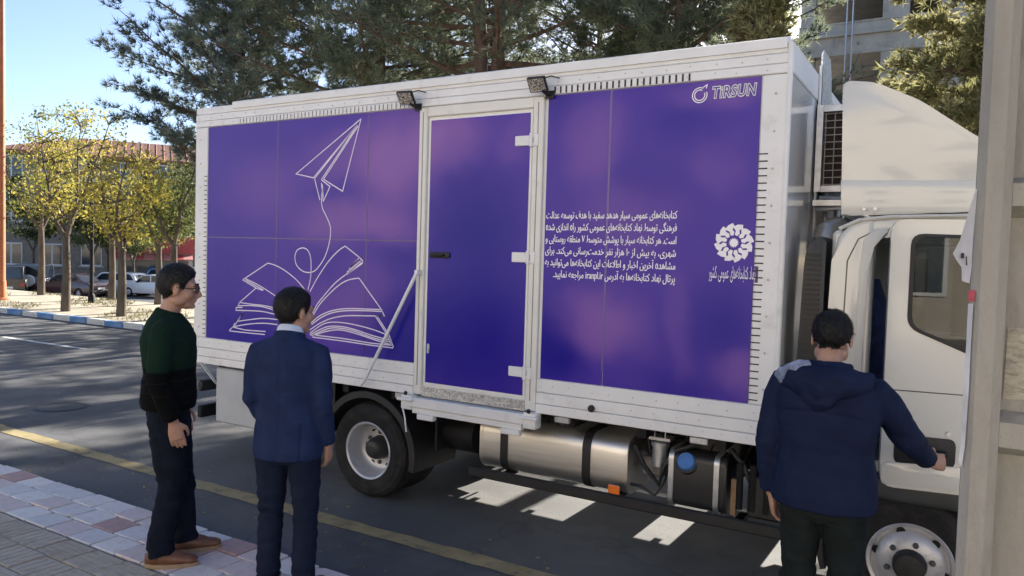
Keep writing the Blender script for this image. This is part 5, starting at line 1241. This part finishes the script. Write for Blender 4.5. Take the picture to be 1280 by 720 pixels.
def blades(C, D, rng, nb, ln, wd, spread):
    """tufts at C pointing along D: nb thin triangles each"""
    n = len(C); C = np.repeat(C, nb, 0); D = np.repeat(D, nb, 0)
    d = D+rng.normal(0, spread, D.shape); d /= np.linalg.norm(d, axis=1, keepdims=True)+1e-9
    s = np.cross(d, rng.normal(0, 1, d.shape)); s /= np.linalg.norm(s, axis=1, keepdims=True)+1e-9
    l = ln*rng.uniform(.6, 1.25, (len(C),1)); w = wd*rng.uniform(.7, 1.3, (len(C),1))
    V = np.stack([C-s*w*.5, C+s*w*.5, C+d*l], 1).reshape(-1,3)
    return V, np.arange(len(C)*3).reshape(-1,3)
def leaves(C, rng, k, size, spread):
    n = len(C); P = np.repeat(C, k, 0)+rng.normal(0, spread, (n*k,3))
    d = rng.normal(0, 1, P.shape); d[:,2] -= .4; d /= np.linalg.norm(d, axis=1, keepdims=True); s = np.cross(d, rng.normal(0,1,P.shape)); s /= np.linalg.norm(s, axis=1, keepdims=True)
    z = size*rng.uniform(.6, 1.3, (len(P),1))
    V = np.stack([P, P+d*z*.5+s*z*.26, P+d*z, P+d*z*.5-s*z*.26], 1).reshape(-1,3)
    F = np.arange(len(P)*4).reshape(-1,4); return V, F
def pine(name, label, loc, H, base_h, rad, seed, mat, ntuft=5000, lean=(0,0), bare=.15, group='pine trees behind the truck', fork=False, cat='tree', bark=BARK, blade=(.19,.018,15), asym=None, up=.25, trunk_r=.17):
    rng = np.random.default_rng(seed); rnd = random.Random(seed)
    o = thing(name, label, cat, loc, 0, group, local=True)
    tips = []; stems = [[(0,0)]]
    ns = 2 if fork else 1
    for k in range(ns):
        b = MB(); P = []
        for i in range(9):
            t = i/8; P.append((lean[0]*t*t+(.45*(k*2-1)*t if fork else 0)+.09*math.sin(3*t+seed+k), lean[1]*t*t+.1*math.cos(2.6*t+seed), -.05+H*.95*t))
        b.tube(P, [trunk_r*(1-.78*i/8) for i in range(9)], 10)
        tr = b.build('trunk', bark, o)
        Pn = np.array(P); stems.append(Pn)
        nl = int(H*5.2/ns); lb = MB()
        for j in range(nl):
            t = (base_h/H)+(1-base_h/H)*((j+rnd.random()*.7)/nl); t = min(t, .99)
            f = t*8; i = min(7, int(f)); p0 = Pn[i]+(Pn[i+1]-Pn[i])*(f-i)
            a = j*2.4+rnd.uniform(-.5,.5); rel = (t-base_h/H)/(1-base_h/H)
            L = rad*(.55+.45*math.sin(math.pi*min(1,.25+.75*rel)))*(1-.55*rel**2.2)*rnd.uniform(.65,1.15)
            if asym: L *= 1+asym[2]*max(-.6, math.cos(a-math.atan2(asym[1], asym[0])))
            dv = np.array([math.cos(a), math.sin(a), up*(.4+rel)+rnd.uniform(-.15,.2)]); dv /= np.linalg.norm(dv)
            pts = [p0]; m = 5
            for q in range(1, m+1):
                pts.append(pts[-1]+dv*L/m+np.array([rnd.uniform(-.06,.06), rnd.uniform(-.06,.06), rnd.uniform(-.03,.05)+.03*q*up])*L*.3)
            lb.tube([tuple(p) for p in pts], [max(.008, trunk_r*.32*(1-.8*q/m)*(1-.5*rel)) for q in range(m+1)], 5, cap=False)
            for q in range(1, m+1):
                for s_ in range(4):
                    u_ = rnd.random(); b0 = pts[q-1]*(1-u_)+pts[q]*u_
                    if q/m < bare: continue
                    tv = np.array([dv[0]+rnd.gauss(0,.8), dv[1]+rnd.gauss(0,.8), .35+rnd.gauss(0,.35)]); tv /= np.linalg.norm(tv)
                    tl = L*rnd.uniform(.12,.3); e = b0+tv*tl
                    lb.tube([tuple(b0), tuple(e)], [.010,.004], 3, cap=False)
                    tips.append((b0+tv*tl*.2, e, tv))
        lb.build('branches', bark, tr)
    A = np.array([t[0] for t in tips]); B = np.array([t[1] for t in tips]); Dv = np.array([t[2] for t in tips])
    idx = rng.integers(0, len(A), ntuft); u = rng.random((ntuft,1))**.7
    C = A[idx]*(1-u)+B[idx]*u+rng.normal(0, .07, (ntuft,3))
    V, F = blades(C, Dv[idx]*.8+np.array([0,0,.25]), rng, blade[2], blade[0], blade[1], .55)
    cr = link('crown', np_mesh('crown', V, F), mat, o)
    return o
def broadleaf(name, label, loc, H, fork_h, rad, seed, mat, nl, size=.085, group='yellowing trees along the verge', tr=.10, sparse=1.0):
    rng = np.random.default_rng(seed); rnd = random.Random(seed); o = thing(name, label, 'tree', loc, 0, group, local=True)
    b = MB(); b.tube([(0,0,-.05),(.02,.01,fork_h*.5),(.0,0,fork_h)], [tr*1.25,tr,tr*.85], 10)
    nodes = [(np.array([0,0,fork_h*.98]), None)]; tips = []
    nb = rnd.choice((3,4))
    for k in range(nb):
        a = k*2*math.pi/nb+rnd.uniform(-.4,.4); sp = rnd.uniform(.35,.6); p = np.array([0,0,fork_h*.96]); pts = [p]; L = (H-fork_h)*rnd.uniform(.75,.98)
        for q in range(5):
            dv = np.array([math.cos(a)*sp, math.sin(a)*sp, 1.0]); dv /= np.linalg.norm(dv); p = p+dv*L/5+rng.normal(0,.05,3); pts.append(p); sp *= .85; a += rnd.uniform(-.35,.35)
        b.tube([tuple(x) for x in pts], [tr*.62*(1-.85*i/5) for i in range(6)], 7, cap=False)
        for q in range(1, 6):
            for s_ in range(4):
                a2 = rnd.uniform(0, 6.28); e = pts[q]; v = np.array([math.cos(a2), math.sin(a2), rnd.uniform(.1,.9)]); l2 = rad*rnd.uniform(.3,.75)*(1-.1*q)
                m = e+v*l2*.5+rng.normal(0,.05,3); e2 = e+v*l2+np.array([0,0,-.05])
                b.tube([tuple(e), tuple(m), tuple(e2)], [tr*.2, tr*.12, tr*.04], 5, cap=False)
                for u_ in (.35,.55,.75,.9,1.05): tips.append(e+(e2-e)*u_+rng.normal(0,.08,3))
    b.build('trunk', BARK2, o)
    T = np.array(tips); keep = rng.random(len(T)) < sparse; T = T[keep]
    V, F = leaves(T, rng, max(1, nl//len(T)), size, .15)
    link('crown', np_mesh('crown', V, F), mat, o)
    return o
pine('pine_tree', 'dark blue green pine reaching out over the left end of the truck', (-16.7, 13.6, .1), 11.5, 3.5, 3.9, 24, NEEDB, 15000, up=.45)
pine('pine_tree', 'broad pine behind the paper plane panel', (-12.2, 14.2, .1), 12.5, 4.6, 4.2, 33, NEED, 15000, up=.35)
pine('pine_tree', 'pine with bare forked reddish trunks behind the truck door', (-8.5, 13.0, .1), 12.5, 5.2, 3.2, 44, NEED, 6000, fork=True, bare=.3, trunk_r=.22, up=.2)
pine('pine_tree', 'dense olive pine behind the front half of the truck roof', (-4.6, 13.2, .1), 12.0, 5.2, 2.9, 57, NEED, 19000, up=.5)
pine('pine_tree', 'pine in the second row glimpsed between the bare forked trunks and the paper plane', (-14.5, 19.5, -.7), 14, 5.5, 3.8, 81, NEED, 9000, up=.3)  # second row of three pines, added to keep sun off the road
pine('pine_tree', 'pine in the second row glimpsed right of the bare forked trunks', (-9.4, 20.5, -.9), 14.5, 7.0, 3.2, 85, NEED, 4000, up=.3)
pine('pine_tree', 'pine in the second row mostly hidden behind the dense olive pine', (-5.6, 21.0, -.9), 14.5, 6.5, 3.2, 91, NEED, 6000, up=.3)
pine('cypress_tree', 'sunlit feathery pale tree hanging in front of the concrete building', (.15, 12.6, .1), 9.5, 3.3, 1.35, 63, NEEDY, 12000, blade=(.14,.03,9), up=.1, group='sunlit feathery trees')
pine('cypress_tree', 'small pale feathery tree at the front top corner of the truck box', (-2.75, 12.2, .1), 8.2, 4.4, .6, 71, NEEDY, 2800, blade=(.14,.03,9), up=.3, group='sunlit feathery trees')
broadleaf('autumn_tree', 'yellow green tree with a forked trunk, nearest the orange lamp post', (-20.4, 11.2, .1), 5.4, 2.0, 1.9, 5, LEAFY, 1900, size=.11, sparse=.5)
broadleaf('autumn_tree', 'bright yellow tree nearest the man in the green jumper', (-18.25, 11.4, .1), 4.5, 1.7, 1.5, 8, LEAFY, 2100, size=.11, sparse=.6)
broadleaf('autumn_tree', 'slim green tree rising against the orange lamp post', (-27.2, 14.1, .1), 6.6, 2.3, 2.1, 13, LEAFG, 3600, size=.11)
broadleaf('autumn_tree', 'yellowing tree directly in front of the white hatchback', (-23.9, 14.6, .1), 5.0, 2.0, 1.6, 17, LEAFY, 1300, size=.10, sparse=.45)
broadleaf('autumn_tree', 'olive tree on the far verge, left of the soft green tree', (-21.3, 14.5, .1), 4.3, 1.8, 1.5, 19, LEAFG, 3600, size=.10)
broadleaf('autumn_tree', 'soft green tree showing at the rear edge of the truck above the white saloon roof', (-19.0, 13.4, .1), 4.7, 1.9, 1.25, 53, LEAFD, 4200, size=.09)
broadleaf('autumn_tree', 'leafy green tree behind the off roader', (-50.5, 29.5, -1.2), 7.0, 2.4, 3.0, 23, LEAFD, 6500, size=.22)
broadleaf('autumn_tree', 'broad green tree in front of the brick building', (-54.5, 33.0, -1.2), 7.5, 2.4, 3.0, 29, LEAFD, 6500, size=.22)
broadleaf('autumn_tree', 'rounded green tree right of the red fronted shop', (-44.5, 35.0, -1.2), 7.0, 2.2, 3.0, 31, LEAFD, 6500, size=.22)
broadleaf('autumn_tree', 'tall leafy tree behind the lamp post', (-56.0, 28.5, -1.2), 9.0, 2.6, 3.4, 37, LEAFD, 6500, size=.24)
broadleaf('autumn_tree', 'full green tree between the red fronted shop and the lamp post trees', (-49.2, 31.6, -1.2), 7.6, 2.0, 3.0, 43, LEAFD, 6500, size=.22)
broadleaf('autumn_tree', 'small green tree hiding the lower windows of the brick building', (-52.4, 37.2, -1.1), 8.2, 2.2, 3.2, 47, LEAFD, 6500, size=.22)
# weeds and dry leaves on the verge
rng = np.random.default_rng(4); n = 5000
C = np.stack([rng.uniform(-34,-13,n), rng.uniform(10.7,14.7,n), np.full(n,.11)], 1); k = np.sin(C[:,0]*1.3)+np.cos(C[:,1]*2.1+C[:,0]*.7) > .1; C = C[k]
V, F = blades(C, np.tile([0,0,1.0], (len(C),1)), rng, 4, .09, .012, .45)
gs = link('grass', np_mesh('grass', V, F), leaf_mat('dry grass', [(.07,.08,.02),(.14,.13,.04),(.22,.18,.07)], .3)); tag(gs, 'thin dry grass on the sunlit verge', 'grass', kind='stuff')
n = 260; C = np.stack([rng.uniform(-12,0,n), rng.uniform(3.2,4.3,n), np.full(n,.012)], 1)
V, F = leaves(C, rng, 1, .035, .0); V[:,2] = np.clip(V[:,2], .006, .02)
lf = link('fallen_leaves', np_mesh('leaves', V, F), LEAFY); tag(lf, 'scattered tiny fallen leaves along the road edge', 'leaves', kind='stuff')
